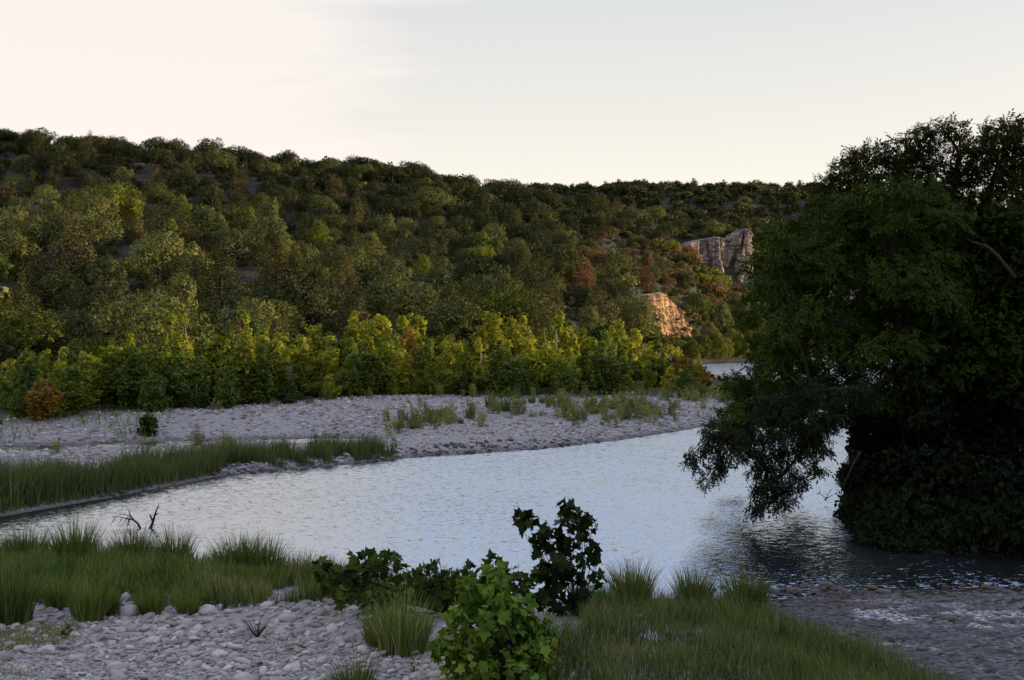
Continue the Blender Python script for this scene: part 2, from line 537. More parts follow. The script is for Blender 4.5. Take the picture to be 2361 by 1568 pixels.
rr = np.concatenate([[.0, 4], np.exp(np.linspace(math.log(8), math.log(420), 470)), np.exp(np.linspace(math.log(425), math.log(2600), 70))])
aa = np.radians(np.concatenate([np.linspace(-180, -52, 40)[:-1], np.linspace(-52, -27, 60)[:-1], np.linspace(-27, 27, 300)[:-1], np.linspace(27, 60, 70)[:-1], np.linspace(60, 180, 40)[:-1]]))
R_, A_ = np.meshgrid(rr, aa, indexing='ij')
gx, gy = R_ * np.sin(A_), R_ * np.cos(A_)
gz = terrain(gx.ravel(), gy.ravel()).reshape(gx.shape)
nr, na = gx.shape
ii = np.arange(nr - 1)[:, None] * na; jj = np.arange(na)[None]; j2 = (jj + 1) % na
gq = np.stack([ii + jj, ii + na + jj, ii + na + j2, ii + j2], -1).reshape(-1, 4)[:, ::-1]
mb = MB(); mb.add(np.stack([gx, gy, gz], -1).reshape(-1, 3), gq, 0, True)
ground_mesh = mb.mesh('ground', [])
fx, fy, fz = gx.ravel(), gy.ravel(), gz.ravel()
fd = poly_sd(fx, fy, RIVER)
fright = fx > np.interp(fy, RB_Y, RB_X) - .01
# the front edge of the young sycamore belt
BELT = np.array([(-60, 51), (-34, 56), (-28, 59), (-24, 62.5), (-15, 69.5), (-7, 76.5), (3, 81), (14, 86), (19.5, 91), (25, 104)], float)
belt_y = np.interp(fx, BELT[:, 0], BELT[:, 1])
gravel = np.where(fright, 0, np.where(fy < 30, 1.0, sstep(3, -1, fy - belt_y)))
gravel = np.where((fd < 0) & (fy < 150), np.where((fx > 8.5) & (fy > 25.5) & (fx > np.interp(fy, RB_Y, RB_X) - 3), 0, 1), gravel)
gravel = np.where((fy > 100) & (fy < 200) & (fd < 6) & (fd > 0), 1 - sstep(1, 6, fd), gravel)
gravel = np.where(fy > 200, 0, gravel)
wet = sstep(.22, .02, fz) * (fy < 130)
for nm, arr in (('gravel', gravel), ('wet', wet)):
    a = ground_mesh.attributes.new(nm, 'FLOAT', 'POINT')
    a.data.foreach_set('value', arr.astype(np.float32))


def attr(nt, name):
    n = nt.nodes.new('ShaderNodeAttribute'); n.attribute_name = name
    return n.outputs['Fac']


def ground_material():
    m, nt, N, L = nodes('ground_soil_and_gravel')
    g = N.new('ShaderNodeNewGeometry'); pos = g.outputs['Position']
    v = N.new('ShaderNodeTexVoronoi'); v.inputs['Scale'].default_value = 5.0; L.new(pos, v.inputs['Vector'])
    stone = ramp(nt, noise(nt, v.outputs['Color'], 3.0, 1), [(.25, (0.154, 0.14, 0.137)), (.5, (0.28, 0.259, 0.249)), (.75, (0.42, 0.392, 0.378))])
    stone = mixc(nt, ramp(nt, noise(nt, pos, .25, 4), [(.35, 0), (.65, 1)]), stone, (0.266, 0.249, 0.244))
    stone = mixc(nt, math_(nt, 'MULTIPLY', attr(nt, 'wet'), .75), stone, (.06, .05, .043))
    soil = ramp(nt, noise(nt, pos, .5, 6, .7), [(.3, (.012, .013, .006)), (.55, (.028, .026, .013)), (.8, (.06, .05, .03))])  # soil kept very dark so gaps between the trees read as shade
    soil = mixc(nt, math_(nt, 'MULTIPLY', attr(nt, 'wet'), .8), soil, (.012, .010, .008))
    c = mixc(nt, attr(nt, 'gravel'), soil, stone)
    p = N.new('ShaderNodeBsdfPrincipled'); L.new(c, p.inputs['Base Color']); p.inputs['Roughness'].default_value = .9
    b = N.new('ShaderNodeBump'); b.inputs['Strength'].default_value = .8; b.inputs['Distance'].default_value = .12
    h = math_(nt, 'ADD', v.outputs['Distance'], noise(nt, pos, 1.5, 5))
    L.new(h, b.inputs['Height']); b.invert = True
    L.new(b.outputs[0], p.inputs['Normal'])
    o = N.new('ShaderNodeOutputMaterial'); L.new(p.outputs[0], o.inputs[0])
    return m


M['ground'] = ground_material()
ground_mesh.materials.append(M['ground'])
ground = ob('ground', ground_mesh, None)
tag(ground, kind='structure')


# ------------------------------------------------------------------ water
def water_material(name, base, scale, dist, ior, chop=False):
    m, nt, N, L = nodes(name)
    g = N.new('ShaderNodeNewGeometry'); pos = g.outputs['Position']
    big = ramp(nt, noise(nt, mapping(nt, pos, (.09, .05, 1)), 1, 3), [(.3, .55), (.7, 1.0)])

    def slopes(sc_, loc, det):
        t_ = N.new('ShaderNodeTexNoise'); t_.inputs['Scale'].default_value = 1; t_.inputs['Detail'].default_value = det; t_.inputs['Roughness'].default_value = .5
        L.new(mapping(nt, pos, (sc_ * .5, sc_, 1), loc), t_.inputs['Vector'])
        v_ = N.new('ShaderNodeVectorMath'); v_.operation = 'SUBTRACT'; L.new(t_.outputs['Color'], v_.inputs[0]); v_.inputs[1].default_value = (.5, .5, .5)
        return v_.outputs[0]
    a1, a2 = slopes(scale, (0, 0, 0), 3), slopes(scale * 3.3, (3, 9, 0), 2)
    ad = N.new('ShaderNodeVectorMath'); ad.operation = 'ADD'; L.new(a1, ad.inputs[0]); L.new(a2, ad.inputs[1])
    ms = N.new('ShaderNodeVectorMath'); ms.operation = 'SCALE'; L.new(ad.outputs[0], ms.inputs[0]); L.new(math_(nt, 'MULTIPLY', big, dist), ms.inputs['Scale'])
    mm = N.new('ShaderNodeVectorMath'); mm.operation = 'MULTIPLY'; L.new(ms.outputs[0], mm.inputs[0]); mm.inputs[1].default_value = (1, 1, 0)
    aa_ = N.new('ShaderNodeVectorMath'); aa_.operation = 'ADD'; L.new(mm.outputs[0], aa_.inputs[0]); L.new(g.outputs['Normal'], aa_.inputs[1])
    b = N.new('ShaderNodeVectorMath'); b.operation = 'NORMALIZE'; bi = N.new('ShaderNodeVectorMath'); bi.operation = 'ADD'; L.new(aa_.outputs[0], bi.inputs[0]); bi.inputs[1].default_value = (0, -.12, 0)   # normals tilted towards the camera so the water reflects brighter sky
    L.new(bi.outputs[0], b.inputs[0])
    p = N.new('ShaderNodeBsdfPrincipled')
    p.inputs['Base Color'].default_value = (*base, 1); p.inputs['Roughness'].default_value = .09
    p.inputs['IOR'].default_value = ior; p.inputs['Specular Tint'].default_value = (.93, .97, 1, 1); p.inputs['Specular IOR Level'].default_value = .5
    L.new(b.outputs[0], p.inputs['Normal'])
    surf = p.outputs[0]
    if chop:
        bedc = ramp(nt, noise(nt, mapping(nt, pos, (4.5, 7.0, 1)), 1, 5, .7), [(.3, (.022, .017, .013)), (.6, (.065, .050, .040)), (.8, (.14, .112, .095))])
        L.new(bedc, p.inputs['Base Color'])
        fo = N.new('ShaderNodeBsdfDiffuse'); fo.inputs[0].default_value = (.72, .74, .78, 1)
        mx = N.new('ShaderNodeMixShader')
        sp = ramp(nt, noise(nt, mapping(nt, pos, (10, 19, 1)), 1, 5, .75), [(.47, 0), (.60, 1)])
        L.new(math_(nt, 'MULTIPLY', attr(nt, 'foam'), sp, clamp=True), mx.inputs[0])
        L.new(p.outputs[0], mx.inputs[1]); L.new(fo.outputs[0], mx.inputs[2])
        surf = mx.outputs[0]
    o = N.new('ShaderNodeOutputMaterial'); L.new(surf, o.inputs[0])
    return m


M['water'] = water_material('river_water', (.014, .017, .020), 8.5, .74, 6.5)
M['rapids'] = water_material('riffle_water', (.03, .024, .02), 9.0, .5, 1.33, True)
mb = MB(); mb.add([[-90, -30, 0], [320, -30, 0], [320, 520, 0], [-90, 520, 0]], q([0, 1, 2, 3]), 0)
tag(ob('river', mb, M['water']), kind='structure')

# the shallow riffle: a choppy sheet whose rim dips under the calm water
ux, uy = np.meshgrid(np.linspace(3.2, 17, 380), np.linspace(12.5, 28.0, 560), indexing='ij')
dd = poly_sd(ux, uy, RIVER)
front = 25.2 + .5 * fbm(ux * .5, uy * .5, 0, 51) - .9 * sstep(8, 4.5, ux)
inr = sstep(0.0, 1.2, front - uy)
ch = fbm(ux * 1.9, uy * 3.0, 0, 52, 4); c2 = fbm(ux * 7, uy * 10, 0, 53, 3)
zz = -.05 + inr * (.115 + .035 * ch * sstep(25, 20, uy) + .025 * ch + .030 * c2)
mb = MB(); n0, n1 = ux.shape
i0 = np.arange(n0 - 1)[:, None] * n1; j0 = np.arange(n1 - 1)[None]
mb.add(np.stack([ux, uy, zz], -1).reshape(-1, 3), np.stack([i0 + j0, i0 + n1 + j0, i0 + n1 + j0 + 1, i0 + j0 + 1], -1).reshape(-1, 4), 0, True)
rap = mb.mesh('rapids', [M['rapids']])
patch = fbm(ux * .55 + 4, uy * .8, 0, 55, 3)
foam = sstep(.06, .36, patch) * sstep(.02, .32, ch + .5 * c2) * inr * sstep(25, 21.5, uy) * .8
a = rap.attributes.new('foam', 'FLOAT', 'POINT'); a.data.foreach_set('value', foam.ravel().astype(np.float32))
tag(ob('rapids', rap, None), kind='structure')


# ------------------------------------------------------------------ rock faces
def rock_material(name, pale, warm, grey):
    m, nt, N, L = nodes(name)
    g = N.new('ShaderNodeNewGeometry'); pos = g.outputs['Position']
    strata = noise(nt, mapping(nt, pos, (.12, .12, 1.6)), 1, 5, .65)
    streak = noise(nt, mapping(nt, pos, (1.1, 1.1, .10)), 1, 5, .65)
    c = ramp(nt, strata, [(.32, grey), (.48, warm), (.62, pale)])
    c = mixc(nt, ramp(nt, streak, [(.42, 1), (.58, 0)]), c, tuple(v * .55 for v in grey))
    p = N.new('ShaderNodeBsdfPrincipled'); L.new(c, p.inputs['Base Color']); p.inputs['Roughness'].default_value = .95
    b = N.new('ShaderNodeBump'); b.inputs['Strength'].default_value = .7; b.inputs['Distance'].default_value = .5
    L.new(math_(nt, 'ADD', strata, noise(nt, pos, 1.4, 5, .7)), b.inputs['Height']); L.new(b.outputs[0], p.inputs['Normal'])
    o = N.new('ShaderNodeOutputMaterial'); L.new(p.outputs[0], o.inputs[0])
    return m


def cliff(name, plan, z0, z1, mat, label, amp, lean, seed, fiss, bed=.35):
    plan = np.array(plan, float)
    s = np.concatenate([[0], np.cumsum(np.hypot(*np.diff(plan, axis=0).T))])
    u = np.linspace(0, s[-1], 150)
    cx, cy = np.interp(u, s, plan[:, 0]), np.interp(u, s, plan[:, 1])
    k = np.ones(9) / 9
    cx = np.convolve(np.pad(cx, 4, 'edge'), k, 'valid'); cy = np.convolve(np.pad(cy, 4, 'edge'), k, 'valid')
    tx, ty = np.gradient(cx), np.gradient(cy)
    l = np.hypot(tx, ty); nx, ny = ty / l, -tx / l
    v = np.linspace(0, 1, 90)
    U, Vv = np.meshgrid(u, v, indexing='ij')
    top = np.interp(u, s, z1)[:, None]
    bot = np.interp(u, s, z0)[:, None]
    Z = bot + (top - bot) * Vv
    o = amp * (1.3 * fbm(U * .16, Z * .05, 0, seed) + .55 * fbm(U * .55, Z * .14, 0, seed + 3))
    o = o - amp * fiss * np.exp(-((vnoise(U * .30, Z * .05, 0, seed + 5)) / .10) ** 2)
    st = np.floor(Z * 1.5 + 1.6 * fbm(U * .12, Z * .12, 0, seed + 6))
    o = o + bed * amp * (_hash(st.astype(np.int64), (U * .22 + 1.7 * fbm(U * .3, Z * .5, 0, seed + 7) + .37 * st).astype(np.int64), np.zeros_like(st).astype(np.int64), seed) - .5) + .24 * amp * fbm(U * 1.3, Z * 2.2, 0, seed + 8)
    o = o - lean * (top - bot) * Vv
    X = cx[:, None] + nx[:, None] * o; Y = cy[:, None] + ny[:, None] * o
    # cap running back into the hillside
    caps = [(X[:, -1:] - .42 * b, Y[:, -1:] + .9 * b, Z[:, -1:] + e) for b, e in ((1.5, .3), (4, .3), (8, -.6), (13, -6))]
    X = np.concatenate([X] + [c[0] for c in caps], 1); Y = np.concatenate([Y] + [c[1] for c in caps], 1); Z = np.concatenate([Z] + [c[2] for c in caps], 1)
    n0, n1 = X.shape
    i0 = np.arange(n0 - 1)[:, None] * n1; j0 = np.arange(n1 - 1)[None]
    mb = MB(); mb.add(np.stack([X, Y, Z], -1).reshape(-1, 3), np.stack([i0 + j0, i0 + n1 + j0, i0 + n1 + j0 + 1, i0 + j0 + 1], -1).reshape(-1, 4), 0, False)
    o = ob(name, mb, mat)
    tag(o, label, 'cliff', kind='structure')
    return o


M['rock_up'] = rock_material('grey_limestone', (.34, .28, .24), (.28, .20, .15), (.15, .135, .135))
M['rock_lo'] = rock_material('ochre_limestone', (.60, .38, .20), (.50, .29, .13), (.24, .14, .08))
cliff('upper_cliff', [(48, 316), (53, 325), (57, 328), (60.5, 327), (63, 331), (67, 329), (69.5, 330), (72, 338), (74, 352)], [17, 17, 17, 16, 15, 14, 13, 12, 11],
      [30, 32.5, 33.5, 34, 33.5, 36, 36.5, 36, 33], M['rock_up'], 'grey limestone cliff with a sunlit pillar high above the far river', 1.5, .05, 61, 1.6)
cliff('lower_cliff', [(20, 236), (25, 229.5), (28.5, 229), (32, 233), (34.5, 238), (38.5, 243), (40.5, 256)], [1.5, 1.2, 1, 1, 1, 1, 1],
      [7, 9.5, 10.5, 13.5, 14.5, 11, 6], M['rock_lo'], 'orange sunlit rock face low beside the far river bend', 1.3, .22, 71, .55, .5)


# ------------------------------------------------------------------ tree kinds for the hills (one mesh each: crown + trunk)
def trunk_to(mb, h, r, mat, limbs=()):
    tube(mb, bez((0, 0, -.6), (rng.normal() * .2, rng.normal() * .2, h), (rng.normal() * .15, rng.normal() * .15, 0), 5), np.linspace(r, r * .5, 5), 6, mat)
    for l in limbs:
        tube(mb, bez((0, 0, h * .45), l, (0, 0, -.25), 5), np.linspace(r * .55, r * .15, 5), 5, mat)


def oak_mesh(n_sprig, tm, size, open_=0.0):
    """broad live oak about 6.5 m wide, 5 m high, lumpy domed crown"""
    mb = MB()
    nb = int(rng.integers(13, 19))
    cs = []
    for i in range(nb):
        a = i * 2.399 + rng.random(); t = math.sqrt((i + .5) / nb)
        rad = 2.6 * t * rng.uniform(.8, 1.12)
        c = np.array([rad * math.cos(a), rad * math.sin(a), 2.2 + 1.9 * math.sqrt(max(0, 1 - t * t * .9)) + rng.normal() * .28])
        cs.append(c)
        pts, out = blob_points(c, (1.25 * rng.uniform(.7, 1.15), 1.25 * rng.uniform(.7, 1.15), .85), n_sprig, .72, up=.6)
        leaves_on(mb, tm, pts, out, size)
    trunk_to(mb, 3.0, .22, 1, [c - (0, 0, .2) for c in cs[2::4]])
    return mb


def juniper_mesh(n_sprig, tm, size):
    """bushy Ashe juniper, rounded cone to the ground, several leaders"""
    mb = MB()
    lead = [(0, 0, 1.0)] + [(rng.normal() * .75, rng.normal() * .75, rng.uniform(.6, .88)) for _ in range(rng.integers(1, 4))]
    for lx, ly, hs in lead:
        for i in range(9):
            t = (i + .3) / 9
            r = 1.55 * (1 - t) ** .75 * hs + .22
            a = rng.random() * 6.3
            c = np.array([lx * (1 + .2 * t) + .55 * r * math.cos(a), ly * (1 + .2 * t) + .55 * r * math.sin(a), (.6 + 4.9 * t) * hs])
            pts, out = blob_points(c, (r * .95, r * .95, .75), int(n_sprig * (.4 + r * .6)), .7, up=.8)
            leaves_on(mb, tm, pts, norm(out + np.array([0, 0, .5])), size, droop=-.5)
    trunk_to(mb, 3.5, .16, 1)
    return mb


def big_tree_mesh(n_sprig, tm, size):
    """tall riverside tree about 14 m high in stacked lumps"""
    mb = MB(); cs = []
    for i in range(34):
        t = (i + .5) / 34
        z = .4 + 12.6 * t
        rad = 4.2 * (math.sin(PI * min(1, t * .80 + .20)) ** .7) * rng.uniform(.35, 1)
        a = i * 2.399
        c = np.array([rad * math.cos(a), rad * math.sin(a), z]); cs.append(c)
        pts, out = blob_points(c, np.array((1.9, 1.9, 1.5)) * rng.uniform(.65, 1.1), n_sprig, .5, up=.6)
        leaves_on(mb, tm, pts, out, size)
    trunk_to(mb, 9, .35, 1, cs[3::6])
    return mb


def mesh_variants(fn, n, name, crown, bark, *a):
    return [fn(*a).mesh(name, [crown, bark]) for _ in range(n)]


OAK = mesh_variants(oak_mesh, 6, 'live_oak', M['oak_dark'], M['bark'], 95, SPRIG_OAK, .215)
JUN = mesh_variants(juniper_mesh, 6, 'juniper', M['juniper_dark'], M['bark'], 64, SPRIG_JUN, .22)
BIG = mesh_variants(big_tree_mesh, 4, 'riverside_tree', M['oak_olive'], M['bark'], 80, SPRIG_OAK, .40)


def raw(mb):
    return np.concatenate(mb.V), mb.F, mb.M, mb.S, np.concatenate(mb.N)


LOW_OAK = [raw(oak_mesh(15, SPRIG_FAR, .62)) for _ in range(4)]
LOW_JUN = [raw(juniper_mesh(12, SPRIG_FAR, .55)) for _ in range(4)]

# candidates over the whole slope
cand = []
for yy in np.arange(92, 362, 5.7):
    for xx in np.arange(-.56 * yy, .262 * yy, 5.7):
        x = xx + rng.uniform(-2.5, 2.5); y = yy + rng.uniform(-2.5, 2.5)
        px = 512 + F * x / y
        if px < -75 or px > 775: continue
        cand.append((x, y, px))
cand = np.array(cand)
cz = terrain(cand[:, 0], cand[:, 1]); cd = poly_sd(cand[:, 0], cand[:, 1], RIVER)
trees = []
for (x, y, px), z, d in zip(cand, cz, cd):
    if d < 3 or z < 1.15 and y > 150: continue
    if y < 104 and (px > 330 or y < np.interp(x, BELT[:, 0], BELT[:, 1]) + 22): continue
    if px > 640 and y < 232 and HZ - (z + 4.5 - CAMZ) * F / y < 350: continue      # open gap to the far water
    if px > 684 and 319 < y < 337: continue           # the grey face stays bare
    if 632 < px < 694 and 115 < y < 246 and HZ - (z + 4.5 - CAMZ) * F / y < 337: continue   # and so does the orange one
    if px > 690 and y > 290 and z < 26 and rng.random() < .25: continue
    spur = y < 176 and px < 330
    w = vnoise(x * .035, y * .035, 0, 88)
    if px > 560 and y > 175 and z < 31:      # rusty scrub round the cliffs
        kind = rng.choice(['oak', 'jun'], p=[.55, .45]); mat = rng.choice(['rust', 'oak_olive', 'juniper_brown', 'bright_green', 'oak_dark', 'juniper_dark'], p=[.28, .17, .22, .06, .12, .15]); sc_ = rng.uniform(.45, .85)
    elif y < 235 and rng.random() < .10:
        kind = 'har'; mat = rng.choice(['oak_olive', 'bright_green', 'oak_grey'], p=[.5, .25, .25]); sc_ = rng.uniform(.36, .60)
    elif spur or y < 150:
        kind = rng.choice(['oak', 'jun'], p=[.42, .58]); mat = rng.choice(['oak_olive', 'oak_dark', 'bright_green', 'oak_grey'], p=[.5, .28, .12, .10]) if kind == 'oak' else rng.choice(['juniper_dark', 'juniper_brown'], p=[.62, .38]); sc_ = rng.choice([.75, 1.0, 1.2, 1.45, 1.75], p=[.2, .25, .25, .2, .1]) * rng.uniform(.8, .98)
    else:
        kind = rng.choice(['oak', 'jun'], p=[.66, .34])
        pd = float(sstep(195, 265, y))  # the unlit look of the upper slope is put into darker leaves
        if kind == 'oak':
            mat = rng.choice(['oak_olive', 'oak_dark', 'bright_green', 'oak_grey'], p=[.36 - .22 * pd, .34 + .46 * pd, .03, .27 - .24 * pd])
        else:
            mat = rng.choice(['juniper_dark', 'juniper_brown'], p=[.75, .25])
        sc_ = rng.choice([.7, .95, 1.15, 1.4, 1.65], p=[.2, .3, .25, .17, .08]) * rng.uniform(.72, .88)
    trees.append(dict(x=x, y=y, z=z, px=px, kind=kind, mat=str(mat), s=sc_))
# trees that stand clear on the skyline of the photo
for px, py, y, s in ((40, 127, 297, 1.35), (68, 131, 298, 1.1), (93, 131, 300, 1.2), (118, 134, 300, 1.0), (208, 131, 306, 1.5), (165, 136, 303, 1.1), (360, 150, 316, 1.7), (373, 156, 318, 1.3),
                     (412, 159, 322, 1.6), (425, 163, 323, 1.2), (450, 167, 325, 1.25), (494, 174, 328, 1.55), (540, 183, 331, 1.1), (301, 152, 312, 1.0)):
    x = (px - 512) / F * y
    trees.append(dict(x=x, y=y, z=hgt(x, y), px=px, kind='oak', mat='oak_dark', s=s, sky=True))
# which of them the photo's viewpoint can see: nearer crowns raise a horizon per picture column
trees.sort(key=lambda t: t['y'])
for t in trees:
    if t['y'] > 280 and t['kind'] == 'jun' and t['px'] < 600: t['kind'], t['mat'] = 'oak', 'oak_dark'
hor = np.full(1300, 999.0)
for t in trees:
    h = dict(oak=5.0, jun=5.6, har=14.0)[t['kind']] * t['s']; wd = dict(oak=3.2, jun=2.0, har=4.6)[t['kind']] * t['s']
    a = int(np.clip(t['px'] - wd * F / t['y'] + 150, 0, 1299)); b = int(np.clip(t['px'] + wd * F / t['y'] + 150, 1, 1299)) + 1
    top = HZ - (t['z'] + h - CAMZ) * F / t['y']
    vis = np.maximum(hor[a:b] - top, 0)
    t['show'] = float((np.minimum(vis, h * F / t['y'])).sum()) if -5 < t['px'] < 1030 else 0.0
    t['near'] = top < hor[a:b].max() + 16
    inner = slice(a + (b - a) // 5, b - (b - a) // 5)
    hor[inner] = np.minimum(hor[inner], top + 2)
    t['top'] = top


ORD = ['leftmost'] + [w_ + ' from left' for w_ in 'second third fourth fifth sixth seventh eighth ninth tenth eleventh twelfth thirteenth fourteenth fifteenth sixteenth seventeenth eighteenth nineteenth twentieth'.split()]
ORD += [f'number {i} from left' for i in range(21, 90)]
TONE = {'oak_dark': 'dark green', 'oak_olive': 'olive green', 'oak_grey': 'grey-green', 'juniper_dark': 'dark green', 'juniper_brown': 'brownish green', 'bright_green': 'bright green', 'rust': 'rust-brown',
        'syc_yellow': 'yellow-green', 'syc_green': 'green', 'syc_orange': 'orange'}
SECTOR = [(70, 'at picture edge'), (165, 'above the lone sapling'), (270, 'above the grassy spit'), (385, 'above left gravel bar'), (480, 'above gravel mound'), (575, 'above weedy gravel'),
          (640, 'beside orange rock face'), (700, 'above orange rock face'), (2000, 'near grey cliff')]


def zone(t):
    if t.get('sky'): return 'on the skyline'
    if t['top'] < 205 - (0 if t['px'] < 500 else -15) and t['y'] > 275: return 'below the skyline'
    if t['y'] > 235: return 'on upper slope'
    if t['y'] > 178: return 'on middle slope'
    if t['y'] > 140: return 'on lower spur'
    return 'at hill foot'


KIND = {'oak': ('live_oak', 'live oak', 'oak tree', OAK), 'jun': ('juniper', 'juniper', 'juniper tree', JUN), 'har': ('elm_tree', 'elm', 'elm tree', BIG)}
pick = []
for kind in ('oak', 'jun', 'har'):
    ks = sorted([t for t in trees if t['kind'] == kind and (t['show'] > 25 or t.get('sky'))], key=lambda t: (-bool(t.get('sky')), -t['show']))
    pick += ks[:285]
chosen = set(id(t) for t in pick)
cells = {}
for t in pick:
    t['sector'] = next(n for lim, n in SECTOR if t['px'] < lim)
    size = '' if t['kind'] == 'har' else 'big ' if t['s'] > 1.2 else 'small ' if t['s'] < .85 else ''
    t['lab'] = (size + TONE[t['mat']] + ' ' + KIND[t['kind']][1], zone(t), t['sector'])
    cells.setdefault(t['lab'], []).append(t)
for lab, ts in cells.items():
    ts.sort(key=lambda t: t['px'])
    for i, t in enumerate(ts):
        t['label'] = f"{lab[0]} {lab[1]} {lab[2]}" + (f", {ORD[i]}" if len(ts) > 1 else '')
for t in pick:
    nm, word, cat, meshes = KIND[t['kind']]
    me = meshes[int(rng.integers(0, len(meshes)))]
    o = bpy.data.objects.new(nm, me); COL.objects.link(o)
    o.location = (t['x'], t['y'], t['z'] - .15)
    o.rotation_euler = (rng.normal() * .05, rng.normal() * .05, rng.random() * 6.3)
    s = t['s']; o.scale = (s * rng.uniform(.85, 1.2), s * rng.uniform(.85, 1.2), s * rng.uniform(.85, 1.15))
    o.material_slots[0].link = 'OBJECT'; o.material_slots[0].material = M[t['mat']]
    tag(o, t['label'], cat, {'oak': 'live oaks', 'jun': 'junipers', 'har': 'elms'}[t['kind']] + ' on the wooded hill')


def place_raw(mb, r, x, y, z, s, sx=1.0, leafmat=0, barkmat=0):
    V, Fs, Ms, Ss, Ns = r
    a = rng.random() * 6.3; c, si = math.cos(a), math.sin(a)
    W = np.stack([(V[:, 0] * c - V[:, 1] * si) * s * sx + x, (V[:, 0] * si + V[:, 1] * c) * s * sx + y, V[:, 2] * s + z], -1)
    mb.merge(W, Fs, [np.where(m == 0, leafmat, barkmat).astype(np.int32) for m in Ms], Ss, np.stack([Ns[:, 0] * c - Ns[:, 1] * si, Ns[:, 0] * si + Ns[:, 1] * c, Ns[:, 2]], -1))


WM = ['oak_dark', 'oak_olive', 'oak_grey', 'juniper_dark', 'juniper_brown', 'rust', 'bright_green', 'bark']
mb = MB(); nrest = 0
for t in trees:
    if id(t) in chosen or not (t['near'] or t['show'] > 0): continue
    low = LOW_JUN if t['kind'] == 'jun' else LOW_OAK
    if t['kind'] == 'har': t['s'] *= 2.2
    place_raw(mb, low[int(rng.integers(0, 4))], t['x'], t['y'], t['z'] - .2, t['s'], 1, WM.index(t['mat']), 7); nrest += 1
# brush between the trees so that bare ground seldom shows
by_ = np.concatenate([np.sqrt(rng.uniform(105 ** 2, 345 ** 2, 2300)), rng.uniform(215, 322, 420)]); bp_ = np.concatenate([rng.uniform(-20, 755, 2300), rng.uniform(570, 758, 420)]); bx_ = (bp_ - 512) / F * by_; bz_ = terrain(bx_, by_)
for x, y, px, z in zip(bx_, by_, bp_, bz_):
    nearcl = px > 560 and y > 175
    if z < 1.6 or (px > 640 and y < 225) or (px > 684 and 319 < y < 337) or (632 < px < 694 and 115 < y < 246 and HZ - (z + 2 - CAMZ) * F / y < 340): continue
    place_raw(mb, LOW_OAK[int(rng.integers(0, 4))], x, y, z - .35, rng.uniform(.22, .42), 1.1, int(rng.choice([0, 1, 2, 3, 4, 5, 6], p=[.2, .15, .1, .17, .13, .25, 0] if nearcl else [.35, .18, .14, .24, .06, .02, .01])), 7)
for i in range(86):     # scrub on ledges and at the foot of both rock faces
    u_ = rng.random()
    if i < 70: x = 46 + 27 * u_; y = rng.uniform(296, 327); z = hgt(x, y) + .2
    else: x = 21 + 17 * u_; y = float(np.interp(x, [20, 25, 28.5, 32, 38.5], [233, 227, 226.5, 229, 239])) - rng.uniform(0, 2); z = hgt(x, y)
    place_raw(mb, LOW_OAK[i % 4], x, y, z - .3, rng.uniform(.4, .85), 1.1, int(rng.choice([0, 1, 5, 6], p=[.3, .35, .25, .1])), 7)
for i in range(26):     # bushes hiding the foot of the grey cliff
    x = rng.uniform(52, 73); y = rng.uniform(316, 324); place_raw(mb, LOW_OAK[i % 4], x, y, hgt(x, y) - .3, rng.uniform(.6, 1.15), 1.0, int(rng.choice([0, 1, 5, 6], p=[.3, .4, .2, .1])), 7)
for i in range(11):     # tufts rooted in the orange face
    x = rng.uniform(24, 38); y = float(np.interp(x, [20, 25, 28.5, 32, 34.5, 38.5], [235, 229, 228.5, 232.5, 237.5, 242])) + .3
    place_raw(mb, LOW_OAK[i % 4], x, y, rng.uniform(3, 9.5), rng.uniform(.14, .34), 1.1, int(rng.choice([0, 1, 5])), 7)
for i in range(16):     # scrub along the rim of the grey cliff
    u_ = i / 15; x = 50 + 22 * u_ + rng.normal(); y = 333 + 4 * u_ + rng.uniform(0, 5)
    place_raw(mb, LOW_OAK[i % 4], x, y, 33.2 + 2.6 * u_, rng.uniform(.25, .5), 1.1, int(rng.choice([0, 1, 5])), 7)
tag(ob('woodland', mb, [M[k] for k in WM]), 'low brush and far trees filling the wooded hill', 'woodland', kind='stuff')
print('hill trees', len(pick), 'rest', nrest)

# the far hill: a distant wood that reads as one mass
mb = MB()
by_ = rng.uniform(430, 760, 2300); bp_ = rng.uniform(500, 1040, 2300); bx_ = (bp_ - 512) / F * by_; bz_ = terrain(bx_, by_)
for x, y, z in zip(bx_, by_, bz_):
    if z < 30: continue
    place_raw(mb, (LOW_OAK + LOW_JUN)[int(rng.integers(0, 8))], x, y, z - .4, rng.uniform(.8, 1.4), 1.25, int(rng.choice([0, 1, 3], p=[.6, .04, .36])), 7)
tag(ob('far_woodland', mb, [M[k] for k in WM]), 'dark wooded hill far behind the grey cliff', 'woodland', kind='stuff')

